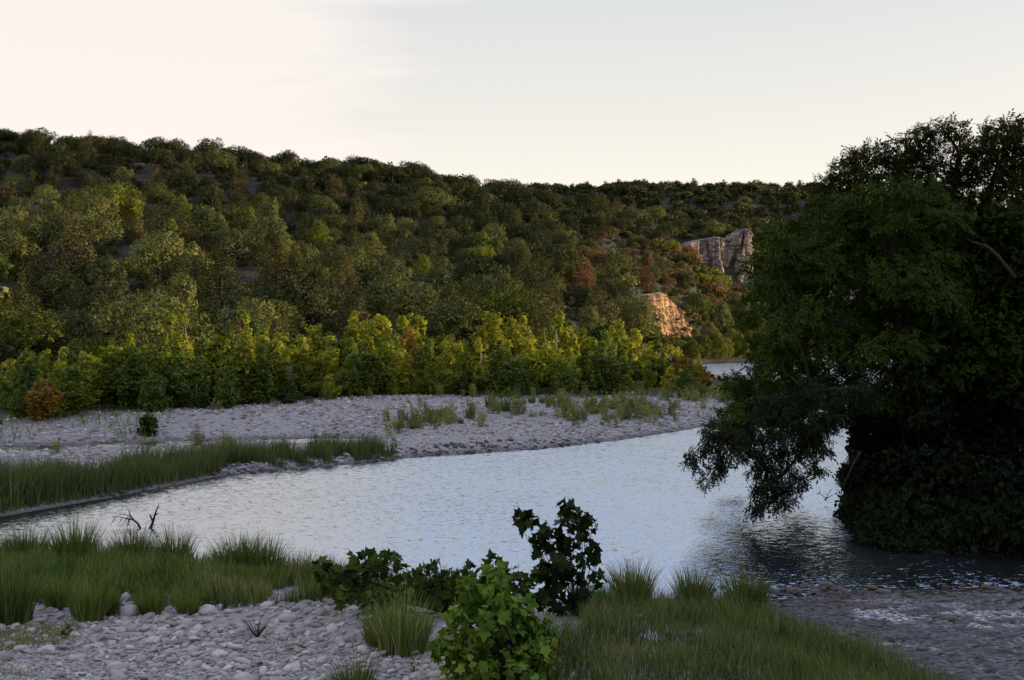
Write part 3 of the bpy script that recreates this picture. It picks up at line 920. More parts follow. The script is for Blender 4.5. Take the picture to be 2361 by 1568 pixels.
# riverside trees under the cliffs, by the far water
riv = [(698, 292, 262, 'oak_olive'), (722, 300, 268, 'oak_olive'), (742, 296, 275, 'oak_olive'), (757, 306, 272, 'bright_green'), (710, 322, 256, 'oak_olive'), (731, 328, 260, 'bright_green'), (750, 330, 262, 'oak_olive'),
       (695, 335, 250, 'bright_green'), (716, 341, 252, 'bright_green'), (738, 344, 255, 'bright_green'), (768, 318, 285, 'oak_dark'), (785, 325, 300, 'oak_olive'), (805, 332, 320, 'bright_green'), (826, 336, 345, 'oak_olive'), (684, 346, 243, 'bright_green'),
       (850, 330, 350, 'oak_dark'), (880, 325, 360, 'oak_olive')]
for x_, y_, h_ in ((36.5, 229.5, 4), (39.8, 237, 5), (43, 241.5, 5.5), (46, 245, 4.5), (49.5, 248.5, 5.5), (53, 252.5, 4.5), (56.5, 258, 6), (60.5, 265.5, 5), (65, 274, 6), (71, 285.5, 6)):
    riv.append((512 + F * x_ / y_, HZ - (h_ + .8 - CAMZ) * F / y_, y_, 'bright_green'))
cells = {}
for i, (px, py, y, mat) in enumerate(riv):
    x = (px - 512) / F * y; z = hgt(x, y); h = (HZ - py) / F * y + CAMZ - z
    if poly_sd(np.array([x]), np.array([y]), RIVER)[0] < .5: z = .2
    o = bpy.data.objects.new('riverside_tree', BIG[i % 4]); COL.objects.link(o)
    s = max(h / 14.2, .25); o.location = (x, y, z); o.scale = (s * 1.0, s * 1.0, s); o.rotation_euler.z = i * 1.3
    if h < 8: o.scale = (s * 1.5, s * 1.5, s)
    o.material_slots[0].link = 'OBJECT'; o.material_slots[0].material = M[mat]
    key = ('tall ' if h > 11 else 'low ' if h < 7 else '') + TONE[mat] + ' tree by the far water under the cliffs'
    cells.setdefault(key, []).append((px, o))
for key, lst in cells.items():
    lst.sort(key=lambda a: a[0])
    for i, (_, o) in enumerate(lst):
        tag(o, key + (', ' + ORD[i] if len(lst) > 1 else ''), 'tree', 'trees along the far river bend')

# a bare dead tree on the skyline
t = empty('dead_tree', ((290 - 512) / F * 309, 309, hgt((290 - 512) / F * 309, 309) + 1.0))
mb = MB()
for i in range(9):
    a = i * 2.4; e = (1.6 * math.cos(a) * rng.uniform(.4, 1), 1.6 * math.sin(a), rng.uniform(4.0, 5.6))
    tube(mb, bez((0, 0, 1.4), e, (0, 0, -.5), 6, .08), np.linspace(.1, .03, 6), 5)
tube(mb, [(0, 0, -1), (0.1, 0, .6), (0, 0, 1.5)], [.22, .18, .14], 6)
o = ob('dead_tree', mb, M['bone']); o.location = t.location; bpy.data.objects.remove(t)
tag(o, 'pale bare dead tree standing on the skyline', 'dead tree')

rng = np.random.default_rng(17)
# ------------------------------------------------------------------ the young sycamore belt behind the gravel bar
def sycamore_parts(bushy):
    cr, tr = MB(), MB()
    H = 5.0
    tube(tr, bez((0, 0, -.3), (rng.normal() * .15, rng.normal() * .15, H * .9), (rng.normal() * .15, rng.normal() * .15, 0), 8), np.linspace(.075, .012, 8), 6)
    lead = [(0., 0., 1.0)]
    for i in range(int(rng.integers(5, 9))):
        a = i * 2.4 + rng.random(); r = rng.uniform(.5, 1.3)
        lead.append((r * math.cos(a), r * math.sin(a), rng.uniform(.32, .98)))
    form = int(rng.integers(0, 3))      # upright, spreading, gappy
    if form == 0: lead = lead[:4]
    for lx, ly, hs in lead:
        n = int(7 * hs) + 2
        for i in range(n):
            t = (i + .5) / n
            z = .4 + (H * hs - .55) * t
            if rng.random() < (.12, .18, .30)[form]: continue
            k = (.35 + .65 * t, .1 + 1.25 * t, .5 + .5 * t)[form]
            j_ = rng.normal(size=2) * .28 * (1 - .6 * t)
            c = np.array([lx * k + j_[0], ly * k + j_[1], z])
            r = (.20 + .32 * min(1, (1 - t) * 2.6) ** .6 * (.75 + .25 * t)) * rng.uniform(.6, 1.3) * (1.12 if bushy else 1)
            pts, out = blob_points(c, (r, r, r * 1.15), int(44 + 380 * r * r), .35, up=.55)
            leaves_on(cr, [SYC_LOW], pts, out, .165, rnd=1.1, droop=.1)
        tube(tr, bez((0, 0, H * hs * .25), (lx, ly, H * hs * .92), (lx * .3, ly * .3, 0), 6), np.linspace(.045, .008, 6), 5)
    return cr.mesh('crown', [M['syc_yellow']]), tr.mesh('trunk', [M['bark_pale']])


SYC = [sycamore_parts(i % 3 == 2) for i in range(12)]


def top_py(px):     # the belt's uneven top line in the photo
    return float(np.interp(px, [-40, 0, 45, 100, 150, 205, 245, 300, 380, 430, 480, 550, 600, 640, 665, 700], [348, 345, 339, 339, 326, 318, 315, 326, 314, 321, 319, 311, 316, 329, 341, 356]))


belt = []
for k, back in enumerate((0.3, 3.2, 6.4, 9.8, 13.5, 17.5, 22)):
    for xx in np.arange(-52, 23.5, 2.35 if k < 2 else 2.6):
        x = xx + rng.uniform(-1.0, 1.0) + (k % 2) * 1.4
        y = float(np.interp(x, BELT[:, 0], BELT[:, 1])) + back + rng.uniform(-.9, .9)
        px = 512 + F * x / y
        if px < -45 or px > 702: continue
        if poly_sd(np.array([x]), np.array([y]), RIVER)[0] < 1.5: continue
        z = hgt(x, y)
        want = CAMZ + (HZ - top_py(px)) / F * y - z
        f = (rng.uniform(.25, .62), rng.uniform(.45, .85), rng.uniform(.62, .98), rng.uniform(.72, 1.02), rng.uniform(.76, 1.08), rng.uniform(.76, 1.10), rng.uniform(.76, 1.08))[k]
        h = max(want, 2.2) * f * rng.choice([.72, .9, 1.0, 1.1], p=[.2, .25, .35, .2])
        if k == 0 and rng.random() < .08: continue
        mat = rng.choice(['syc_yellow', 'syc_green', 'syc_orange'], p=[.72, .265, .015])
        if k == 0: mat = rng.choice(['syc_yellow', 'syc_green', 'syc_orange'], p=[.25, .745, .005])  # mostly the darkened green: shade at the belt's foot put into leaf colour
        belt.append(dict(x=x, y=y, z=z, px=px, h=h, row=k, mat=str(mat)))
# the orange-leaved one at the left
belt.append(dict(x=(47 - 512) / F * 61.5, y=61.5, z=hgt((47 - 512) / F * 61.5, 61.5), px=47, h=2.3, row=0, mat='syc_orange'))
ROW = ['in front row', 'in front row', 'in middle rows', 'in middle rows', 'in back rows', 'in back rows', 'in back rows']
BSEC = [(80, 'at the picture edge'), (165, 'behind the lone sapling'), (270, 'behind the small pool'), (385, 'behind the left gravel bar'), (480, 'behind the gravel mound'), (575, 'behind the weedy gravel'), (2000, 'by the far water')]
cells = {}
for b in belt:
    size = 'shrubby ' if b['h'] < 2.4 else 'tall ' if b['h'] > 4.8 else 'young '
    b['lab'] = f"{size}{TONE[b['mat']]} sycamore {ROW[b['row']]} {next(n for l, n in BSEC if b['px'] < l)}"
    cells.setdefault(b['lab'], []).append(b)
for lab, bs in cells.items():
    bs.sort(key=lambda b: b['px'])
    for i, b in enumerate(bs):
        b['label'] = lab + (f", {ORD[i]}" if len(bs) > 1 else '')
for i, b in enumerate(belt):
    cm, tm = SYC[int(rng.integers(0, 12))]
    if b['h'] < 2.6: cm, tm = SYC[int(rng.choice([2, 5, 8, 11]))]
    t = empty('sycamore', (b['x'], b['y'], b['z'] - .05), rng.random() * 6.3)
    s = b['h'] / 5.0
    w = s ** .7 * rng.uniform(.85, 1.5) * (1.15 if b['row'] == 0 else 1.0)
    t.scale = (w, w, s)
    c = ob('crown', cm, None, t); ob('trunk', tm, None, t)
    c.material_slots[0].link = 'OBJECT'; c.material_slots[0].material = M[b['mat']]
    tag(t, b['label'], 'sycamore', 'young sycamores behind the gravel bar')
print('belt', len(belt))


# ------------------------------------------------------------------ grass
def blades(mb, base, h, w, lean, mat=0, up=1.0):
    """tapered bent strips: base (n,3), height h, width w, lean (n,2) = sideways reach / height"""
    n = len(base)
    a = rng.random(n) * 2 * PI
    wd = np.stack([np.cos(a), np.sin(a), np.zeros(n)], -1)
    T = np.array([0, .38, .72, 1.0])
    rows = []
    for t in T:
        c = base + np.concatenate([lean * (t ** 1.8)[None] if False else lean * t ** 1.8 * h[:, None], (h * t * (1 - .25 * t * np.hypot(lean[:, 0], lean[:, 1])))[:, None]], 1)
        k = (w * (1 - t ** 1.6))[:, None] * wd * .5
        rows += [c] if t == 1 else [c - k, c + k]
    V = np.stack(rows, 1)
    o = (np.arange(n) * 7)[:, None]
    mb.add(V.reshape(-1, 3), [np.concatenate([o + np.array([[0, 1, 3, 2]]), o + np.array([[2, 3, 5, 4]])]), o + np.array([[4, 5, 6]])], mat)


def mass(name, pts, h, w, lean_amt, mats, fr, label, cat='grass'):
    mb = MB()
    cn = .5 + .55 * fbm(pts[:, 0] * 1.3, pts[:, 1] * 1.3, 0, 201, 3) * 1.8 + rng.normal(size=len(pts)) * .22
    m = np.clip(np.searchsorted(np.cumsum(fr), np.clip(cn, .001, .999)), 0, len(mats) - 1)
    m = np.where(rng.random(len(pts)) < .25, rng.choice(len(mats), len(pts), p=fr), m)
    ln = rng.normal(size=(len(pts), 2)) * lean_amt + np.stack([vnoise(pts[:, 0] * 1.7, pts[:, 1] * 1.7, 0, 205), vnoise(pts[:, 0] * 1.7, pts[:, 1] * 1.7, 0, 206)], -1) * .22
    for i in range(len(mats)):
        k = m == i
        if k.any(): blades(mb, pts[k], h[k], w[k], ln[k], i)
    return tag(ob(name, mb, mats), label, cat, kind='stuff')


def tuft_mesh(n, h, r, fan, w, mats, fr):
    mb = MB()
    a = rng.random(n) * 6.283; q_ = np.sqrt(rng.random(n))
    base = np.stack([np.cos(a) * q_ * r, np.sin(a) * q_ * r, np.full(n, -.03)], -1)
    ln = np.stack([np.cos(a), np.sin(a)], -1) * (q_ * fan)[:, None] + rng.normal(size=(n, 2)) * .13
    hh = h * rng.uniform(.5, 1.05, n) * (1 - .25 * q_)
    m = rng.choice(len(mats), n, p=fr)
    for i in range(len(mats)):
        k = m == i
        blades(mb, base[k], hh[k], np.full(k.sum(), w), ln[k], i)
    return mb.mesh('grass_tussock', mats)


# reeds on the spit between the small pool and the river
n = 230000
x = rng.uniform(-32, 1, n); y = rng.uniform(30, 57, n)
d = poly_sd(x, y, RIVER); pd = line_d(x, y, POOL)
cl = .8 * fbm(x * .45, y * .45, 0, 91, 3) + .4 * vnoise(x * 1.1, y * 1.1, 0, 191)
keep = (d > .12) & (y > 31) & (pd > 1.4) & ((d < 2.5 + 1.4 * cl + 2.6 * sstep(41, 35, y)) & (x < -6.5) | (d < 1.7 + 1.0 * cl) & (x < -4.4 + 2.5 * cl)) & (cl > -.42) & (~((d < 1.1) & (cl > .08) & (x > -11.5) & (x < -6)))
keep &= ~((y > 48.2) & (x < -9) & (d > 4.2))
keep &= y < 31 + 400
x, y, d, cl = x[keep], y[keep], d[keep], cl[keep]
z = terrain(x, y)
hh = np.clip(.95 + .55 * cl + .6 * sstep(42, 35, y), .45, 2.0) * rng.uniform(.5, 1.12, len(x))
mass('reeds', np.stack([x, y, z - .03], -1), hh, np.full(len(x), .030), .24, [M['reed'], M['grass'], M['straw']], [.72, .23, .05], 'dark green reeds along the grassy spit across the river', 'reeds')
print('reeds', len(x))

# grass of the near bank, left
n = 75000
x = rng.uniform(-16, -.9, n); y = rng.uniform(20.2, 28.2, n)
d = poly_sd(x, y, RIVER); cl = .75 * fbm(x * .7, y * .9, 0, 93, 3) + .45 * vnoise(x * 2.0, y * 2.0, 0, 193)
lim = 21.4 + .8 * fbm(x * .5, 0 * x, 0, 94) + .9 * sstep(-6, -2, x)
keep = (d > .1) & (y > lim - .4 + 1.0 * cl) & (cl > -.38)
x, y, d, cl = x[keep], y[keep], d[keep], cl[keep]
hh = np.clip(.52 + .35 * cl + .20 * sstep(1.6, .3, d), .22, 1.1) * rng.uniform(.55, 1.15, len(x))
mass('grass', np.stack([x, y, terrain(x, y) - .02], -1), hh, np.full(len(x), .020), .22, [M['sap_dark'], M['grass_near'], M['reed'], M['straw']], [.14, .52, .25, .09], 'green grass covering the near bank left of the saplings')

# grass of the near bank, right
n = 52000
x = rng.uniform(-1.2, 7, n); y = rng.uniform(13.5, 24, n)
d = poly_sd(x, y, RIVER); cl = .75 * fbm(x * .7, y * .7, 0, 95, 3) + .4 * vnoise(x * 2.2, y * 2.2, 0, 195)
keep = (d > .12) & (cl > -.45) & (x > -.6 + .35 * (y - 14) * .3 + .5 * cl) & ((x > 1.2) | (y < 19))
x, y, d, cl = x[keep], y[keep], d[keep], cl[keep]
hh = np.clip(.38 + .28 * cl + .18 * sstep(1.2, .3, d), .2, .95) * rng.uniform(.5, 1.2, len(x))
mass('grass', np.stack([x, y, terrain(x, y) - .02], -1), hh, np.full(len(x), .013), .25, [M['sap_dark'], M['reed'], M['grass_near'], M['straw']], [.14, .48, .30, .08], 'blue-green grass sloping to the riffle in the near right')

# tall grass tussocks one can tell apart
TUS = [tuft_mesh(520, 1.0, .28, .35, .017, [M['grass_near'], M['straw'], M['reed']], [.6, .12, .28]) for _ in range(4)]
TUSB = [tuft_mesh(420, .75, .20, .5, .015, [M['grass_near'], M['straw'], M['bright_green']], [.6, .08, .32]) for _ in range(3)]
tus = [(60, 1330, 26.2, 1.15, 0, 'tall grass tussock by the water near the picture\'s left edge'), (172, 1320, 26.0, 1.25, 0, 'tall dense grass tussock below the dead branches, left of two'),
       (300, 1320, 26.0, 1.15, 0, 'tall grass tussock directly below the dead branches'), (395, 1325, 25.8, 1.15, 0, 'wispy grass tussock right below the dead branches'),
       (545, 1335, 25.2, 1.35, 0, 'tall round grass tussock standing against the water'), (600, 1340, 25.0, 1.25, 0, 'tall grass tussock at the right end of the tussock line'),
       (140, 1425, 20.9, 1.15, 1, 'yellow-green grass tuft spreading over the white stones'), (205, 1455, 20.0, 1.15, 1, 'big grass tuft rooted among the stones, front left'),
       (245, 1445, 20.3, .8, 1, 'small grass tuft touching the big front left tuft'), (350, 1435, 20.5, .85, 1, 'lone grass tuft on the stones, left of two'), (433, 1432, 20.6, .75, 1, 'lone grass tuft on the stones, right of two'),
       (15, 1460, 19.7, 1.2, 0, 'dark green grass tuft cut by the left picture edge'), (930, 1500, 18.0, 1.15, 0, 'big grass tussock between the spreading sapling and the bright bush'),
       (880, 1480, 18.4, .8, 0, 'smaller tussock leaning on the big grass tussock in front of the spreading sapling'),
       (820, 1600, 15.4, 1.0, 1, 'bright green grass tuft at the bottom left of the bright bush'), (1460, 1420, 22.6, 1.1, 0, 'thin tall grass tuft in front of the glittering water'),
       (1600, 1410, 22.8, 1.0, 0, 'grass tuft at the water left of the riffle'), (1720, 1412, 22.6, 1.15, 0, 'upright dark grass tuft where the riffle starts')]
for dx, dy, dep, s, kind, lab in tus:
    p = P(dx, dy, dep)
    o = bpy.data.objects.new('grass_tussock', (TUS, TUSB)[kind][int(rng.integers(0, 3))]); COL.objects.link(o)
    o.location = (p[0], p[1], hgt(p[0], p[1]) - .02); s *= 1.12; o.scale = (s, s, s * rng.uniform(.95, 1.15)); o.rotation_euler.z = rng.random() * 6
    tag(o, lab, 'grass tuft', 'grass tussocks on the near bank')

# ------------------------------------------------------------------ weeds standing on the gravel bar
def weed_mesh(kind):
    mb = MB()
    if kind == 0:      # slender leafy stems
        for i in range(int(rng.integers(3, 7))):
            b = rng.normal(size=2) * .16; hgt_ = rng.uniform(.5, 1.0); e = b + rng.normal(size=2) * .12
            st = bez((b[0], b[1], -.03), (e[0], e[1], hgt_), (0, 0, 0), 6)
            tube(mb, st, np.linspace(.012, .005, 6), 4)
            t = rng.random(34) ** .8
            pts = np.stack([np.interp(t, np.linspace(0, 1, 6), st[:, j]) for j in range(3)], -1)
            ax = norm(np.stack([rng.normal(size=34), rng.normal(size=34), np.full(34, .9)], -1))
            scatter(mb, LANCE, pts, ax, rand_unit(34) + np.array([0, 0, 1]), rng.uniform(.10, .2, 34) * 1.2)
    elif kind == 1:    # low bushy forb
        pts, out = blob_points((0, 0, .22), (.34, .34, .28), 220, .2)
        leaves_on(mb, [LANCE], pts, out, .15)
    else:              # grassy tuft
        n = 90; a = rng.random(n) * 6.3; q_ = np.sqrt(rng.random(n))
        blades(mb, np.stack([np.cos(a) * q_ * .16, np.sin(a) * q_ * .16, np.zeros(n)], -1), .6 * rng.uniform(.5, 1.1, n), np.full(n, .03), np.stack([np.cos(a), np.sin(a)], -1) * (q_ * .4)[:, None])
    return mb.mesh('weed', [M['weed']])


WEED = [[weed_mesh(k) for _ in range(4)] for k in range(3)]
WN = ('slender weed stems', 'low bushy weed', 'grassy weed tuft')
wl = []
tries = 0
while len(wl) < 295 and tries < 40000:
    tries += 1
    # most of them in bands along the bar's right part, fewer on the bare left
    x, y = rng.uniform(-30, 22), rng.uniform(50, 92)
    d = float(poly_sd(np.array([x]), np.array([y]), RIVER)[0])
    by = float(np.interp(x, BELT[:, 0], BELT[:, 1]))
    if d < .8 or y > by + .5 or (y < 60 and line_d(np.array([x]), np.array([y]), POOL)[0] < 1.9): continue
    band = math.exp(-((d - (8.5 if x < 3 else 6.5)) / 2.6) ** 2) + .8 * math.exp(-((by - y) / 1.8) ** 2) + .6 * math.exp(-((d - 3.0) / 1.6) ** 2) * (x > 2)
    if x < -9: band *= .35
    if rng.random() > band * (.45 + vnoise(x * .4, y * .4, 0, 99)): continue
    z = hgt(x, y)
    if z < .12: continue
    k = int(rng.choice([0, 1, 2], p=[.52, .20, .28]))
    wl.append((x, y, z, k, rng.uniform(.6, 1.35) * (.75 if x < -9 else 1)))
print('weeds', len(wl))
cells = {}
for x, y, z, k, s in wl:
    px, py = to_px(x, y, z)
    o = bpy.data.objects.new('weed', WEED[k][int(rng.integers(0, 4))]); COL.objects.link(o)
    o.location = (x, y, z - .02); s *= .92; o.scale = (s * 1.15, s * 1.15, s); o.rotation_euler.z = rng.random() * 6
    sec = 'below the gravel mound' if 300 < px < 470 else 'on the bare left gravel' if px <= 300 else 'on the middle of the gravel bar' if px < 600 else 'on the right end of the gravel bar'
    cells.setdefault((k, s > 1.05, sec), []).append((px, o))
for (k, bigw, sec), lst in cells.items():
    lst.sort(key=lambda a: a[0])
    for i, (_, o) in enumerate(lst):
        tag(o, f"{'large ' if bigw else ''}{WN[k]} {sec}" + (f', {ORD[i]}' if len(lst) > 1 else ''), 'weed', f'{WN[k]} {sec}')
# pale tall umbel plants at the belt's foot
def umbel():
    mb = MB()
    for i in range(5):
        e = (rng.normal() * .3, rng.normal() * .3, rng.uniform(1.5, 2.1))
        tube(mb, bez((0, 0, 0), e, (0, 0, -.1), 6), np.linspace(.03, .012, 6), 5)
        for j in range(7):
            a = j * .9; f = np.array(e) + (.22 * math.cos(a), .22 * math.sin(a), .12 + .05 * rng.random())
            tube(mb, [e, f], [.008, .005], 4)
            pts, out = blob_points(f, (.11, .11, .035), 16, .2, up=1.5)
            leaves_on(mb, [diamond(.8)], pts, out, .06)
    pts, out = blob_points((0, 0, .5), (.35, .35, .5), 90, .2); leaves_on(mb, [LANCE], pts, out, .22)
    return mb


M['umbel'] = leaf_mat('pale_umbel', (.12, .17, .13), (.24, .30, .24), None, .2)
for dx, dy, dep, lab in ((1213, 935, 84, 'pale grey-green umbel plant standing at the foot of the sycamores'), (668, 960, 74, 'small pale umbel plant at the left end of the gravel mound')):
    p = P(dx, dy, dep); o = ob('umbel_plant', umbel(), M['umbel'], loc=(p[0], p[1], hgt(p[0], p[1]))); tag(o, lab, 'plant')
# rough grass at the belt's foot and beside the small pool
n = 26000
x = rng.uniform(-40, 24, n); y = rng.uniform(46, 104, n); by = np.interp(x, BELT[:, 0], BELT[:, 1])
d = poly_sd(x, y, RIVER); cl = fbm(x * .3, y * .3, 0, 97, 3)
keep = (d > .4) & (((x > 1) & (abs(y - by + .4) < 1.9 + 2.2 * cl)) | ((x < -19) & (line_d(x, y, POOL) > 1.6) & (y - by < 1) & (cl > -.02 + .05 * (x + 24))) | ((x > 6) & (d < 1.8) & (cl > .0)) | ((x > 19) & (y > 84) & (d < 5)))
x, y, d, cl = x[keep], y[keep], d[keep], cl[keep]
mass('rough_grass', np.stack([x, y, terrain(x, y) - .02], -1), np.clip(.6 + .45 * cl, .25, 1.1) * rng.uniform(.5, 1.1, len(x)), np.full(len(x), .05), .25, [M['grass'], M['weed'], M['reed']], [.4, .3, .3], 'rough grass along the foot of the sycamore belt')


# lone sapling on the gravel bar
def leafy(parent, blobs, dep, tmpl, size, dens, mats, stem_base, stems, stem_r, lo=.15, crown='crown', droop=.25, flat=.75, spread=.30):
    """crown of large leaves in lumps given as photo notes, and stems reaching into them"""
    p0 = np.array(parent.location)
    cr, st = MB(), MB()
    cs = []
    for dx, dy, r in blobs:
        dd_ = dep + rng.normal() * spread
        c = P(dx, dy, dd_) - p0; R = r * K / F * dep
        cs.append((c, R))
        pts, out = blob_points(c, (R, R * flat + .05, R), max(5, int(dens * R * R + 4)), lo, up=.4)
        leaves_on(cr, tmpl, pts, out, size, rnd=1.0, droop=droop)
    base = np.array(stem_base) - p0
    for c, R in cs:
        mid = base * .45 + c * .55
        tube(st, bez(base + rng.normal(size=3) * (.03, .03, 0), c, (rng.normal() * .05, rng.normal() * .05, .05 * stems), 6), np.linspace(stem_r * rng.uniform(.5, 1), stem_r * .2, 6), 5)
    o1 = ob(crown, cr, mats, parent); o2 = ob('stem', st, M['bark_dark'], parent)
    return o1, o2


p = P(340, 1022, 60.0); p[2] = hgt(p[0], p[1])
t = empty('sapling', p)
leafy(t, [(340, 1008, 12), (330, 995, 14), (350, 992, 14), (338, 982, 16), (352, 980, 10), (330, 970, 10), (342, 962, 11), (345, 972, 12)], 60, [SYC_LOW], .22, 320, M['sap_mid'], p, 0, .03, spread=.1)
tag(t, 'small lone sycamore sapling on the bare gravel by the little pool', 'sapling')

# ------------------------------------------------------------------ the saplings in front
t = empty('sycamore_sapling', (1.15, 20.7, hgt(1.15, 20.7)))
leafy(t, [(1192, 1196, 12), (1215, 1207, 22), (1255, 1222, 20), (1240, 1240, 14), (1312, 1178, 24), (1345, 1195, 22), (1365, 1215, 16), (1310, 1215, 28), (1345, 1235, 18), (1280, 1250, 30), (1315, 1260, 26), (1240, 1262, 22), (1290, 1295, 32),
          (1365, 1268, 18), (1375, 1292, 15), (1350, 1308, 13), (1330, 1285, 12), (1262, 1318, 24), (1385, 1335, 11), (1372, 1330, 10), (1308, 1325, 22), (1335, 1340, 18), (1350, 1360, 14), (1280, 1355, 22), (1318, 1385, 22), (1290, 1400, 22), (1345, 1400, 14), (1252, 1385, 22), (1330, 1410, 18)],
      20.7, SYC_HI, .15, 700, M['sap_dark'], t.location, 1, .02)
tag(t, 'tall dark sycamore sapling silhouetted against the river', 'sapling')
t = empty('sycamore_sapling', (-1.1, 20.4, hgt(-1.1, 20.4)))
leafy(t, [(735, 1318, 20), (765, 1318, 24), (800, 1335, 28), (760, 1345, 20), (825, 1295, 22), (850, 1282, 18), (880, 1285, 18), (908, 1285, 14), (915, 1305, 12), (850, 1315, 26), (880, 1310, 20), (820, 1360, 34), (790, 1380, 24), (920, 1335, 16), (960, 1320, 15), (985, 1312, 10), (1003, 1302, 13),
          (955, 1345, 22), (1000, 1340, 24), (1040, 1332, 22), (1078, 1322, 22), (1060, 1350, 28), (1120, 1330, 18), (1100, 1355, 30), (1137, 1288, 12), (1150, 1330, 22), (1165, 1350, 28), (1190, 1335, 22), (1215, 1350, 26), (1235, 1325, 18), (1010, 1375, 30), (940, 1380, 30), (870, 1390, 30), (850, 1440, 22), (1120, 1385, 26), (1190, 1390, 30)],
      20.4, SYC_HI, .14, 700, M['sap_low'], t.location, 2, .018)
tag(t, 'low spreading dark sycamore sapling left of the tall one', 'sapling')
t = empty('sycamore_bush', (.2, 16.0, hgt(.2, 16.0)))
leafy(t, [(1135, 1322, 12), (1148, 1312, 9), (1083, 1345, 13), (1068, 1352, 10), (1218, 1388, 13), (1258, 1425, 13), (1008, 1478, 12), (1278, 1462, 11), (1142, 1340, 20), (1130, 1365, 30), (1160, 1370, 24), (1078, 1365, 22), (1070, 1395, 24), (1105, 1395, 32), (1045, 1415, 22), (1150, 1405, 36), (1195, 1395, 26), (1215, 1420, 28), (1075, 1430, 34), (1120, 1440, 42), (1180, 1445, 42), (1235, 1450, 28), (1030, 1465, 18),
          (1255, 1480, 22), (1060, 1480, 34), (1110, 1490, 46), (1170, 1495, 46), (1225, 1500, 36), (1035, 1500, 26), (1015, 1505, 16), (1050, 1530, 34), (1110, 1545, 48), (1180, 1550, 48), (1240, 1545, 36), (1262, 1530, 20), (1080, 1590, 45), (1150, 1600, 55), (1230, 1600, 45), (1110, 1650, 45), (1190, 1650, 45)],
      16.0, SYC_HI, .125, 1150, [M['sap_bright']], t.location, 1, .022, spread=.35)
tag(t, 'bright green leafy sycamore bush at the bottom of the picture', 'bush')
p = P(1272, 1590, 15.7); p[2] = hgt(p[0], p[1])
t = empty('seedling', p)
leafy(t, [(1262, 1500, 14), (1285, 1500, 14), (1275, 1525, 16), (1290, 1480, 8)], 15.7, [LANCE], .11, 700, M['rust'], p, 0, .012, spread=.05)
tag(t, 'small rusty-leaved seedling right of the bright bush', 'seedling')
p = P(862, 1400, 19.0); p[2] = hgt(p[0], p[1])
t = empty('low_bush', p)
leafy(t, [(860, 1385, 30), (850, 1420, 32), (890, 1360, 28), (930, 1370, 34), (865, 1455, 26), (845, 1475, 18)], 19.0, [SYC_HI[1], LANCE], .11, 380, M['sap_mid'], p, 0, .012, spread=.15)
tag(t, 'low green bush behind the big grass tussock', 'bush')

# dead shrub and small plants on the stones
p = P(592, 1482, 18.7); p[2] = hgt(p[0], p[1]); mb = MB()
for i in range(46):
    a = rng.random() * 6.28; l = rng.uniform(.12, .42); e = (l * math.cos(a) * .75, l * math.sin(a) * .75, l * .85)
    tube(mb, bez((0, 0, -.02), e, (0, 0, .03), 4), np.linspace(.006, .002, 4), 4)
tube(mb, bez((0, 0, 0), (.45, .1, .62), (-.1, 0, .12), 7), np.linspace(.008, .003, 7), 4)
tag(ob('dead_shrub', mb, M['bark'], loc=p), 'small dry leafless shrub sitting on the white stones', 'dead shrub')
p = P(152, 1492, 18.4); p[2] = hgt(p[0], p[1]); mb = MB()
pts, out = blob_points((0, 0, .14), (.07, .07, .17), 46, .1, up=1); leaves_on(mb, [LANCE], pts, out, .12)
tag(ob('broadleaf_plant', mb, M['sap_mid'], loc=p), 'single small green plant on the stones at front left', 'plant')
for dx, dy, lab in ((1675 * 0 + 957, 1520, 'tiny green seedling among stones left of the bright bush'),):
    p = P(dx, dy, 16.9); p[2] = hgt(p[0], p[1]); mb = MB()
    pts, out = blob_points((0, 0, .1), (.07, .07, .1), 22, .1, up=1); leaves_on(mb, [LANCE], pts, out, .1)
    tag(ob('broadleaf_plant', mb, M['sap_bright'], loc=p), lab, 'plant')
n = 5200      # yellowing ground cover at the lower left
x = rng.uniform(-9.5, -6.4, n); y = rng.uniform(16.6, 19.6, n); cl = fbm(x * .8, y * .8, 0, 98, 3); k = (cl > -.05) & (x < -6.9 - .25 * (y - 17.5))
mass('ground_cover', np.stack([x[k], y[k], terrain(x[k], y[k])], -1), rng.uniform(.06, .2, k.sum()), np.full(k.sum(), .016), .5, [M['weed'], M['straw']], [.7, .3], 'low yellowish ground cover between stones at the lower left', 'ground cover')


# ------------------------------------------------------------------ stones
def ico(sub):
    import bmesh
    bm = bmesh.new(); bmesh.ops.create_icosphere(bm, subdivisions=sub, radius=1)
    V = np.array([v.co[:] for v in bm.verts]); Fc = np.array([[v.index for v in f.verts] for f in bm.faces]); bm.free()
    return V, Fc


def stone_templates(sub, n):
    V, Fc = ico(sub); out = []
    for i in range(n):
        s = i * 13.7
        k = 1 + .34 * vnoise(V[:, 0] * 1.3 + s, V[:, 1] * 1.3, V[:, 2] * 1.3, 5) + .17 * vnoise(V[:, 0] * 2.8 + s, V[:, 1] * 2.8, V[:, 2] * 2.8, 6)
        for _ in range(5):      # a few broken facets
            f_ = rng.normal(size=3); f_ /= np.linalg.norm(f_); lim_ = rng.uniform(.68, .95)
            k = np.where(k * (V @ f_) > lim_, lim_ / np.maximum(V @ f_, .3), k)
        W = V * k[:, None] * np.array([1.25, rng.uniform(.75, 1.0), rng.uniform(.36, .62)])
        out.append((W, [Fc]))
    return out


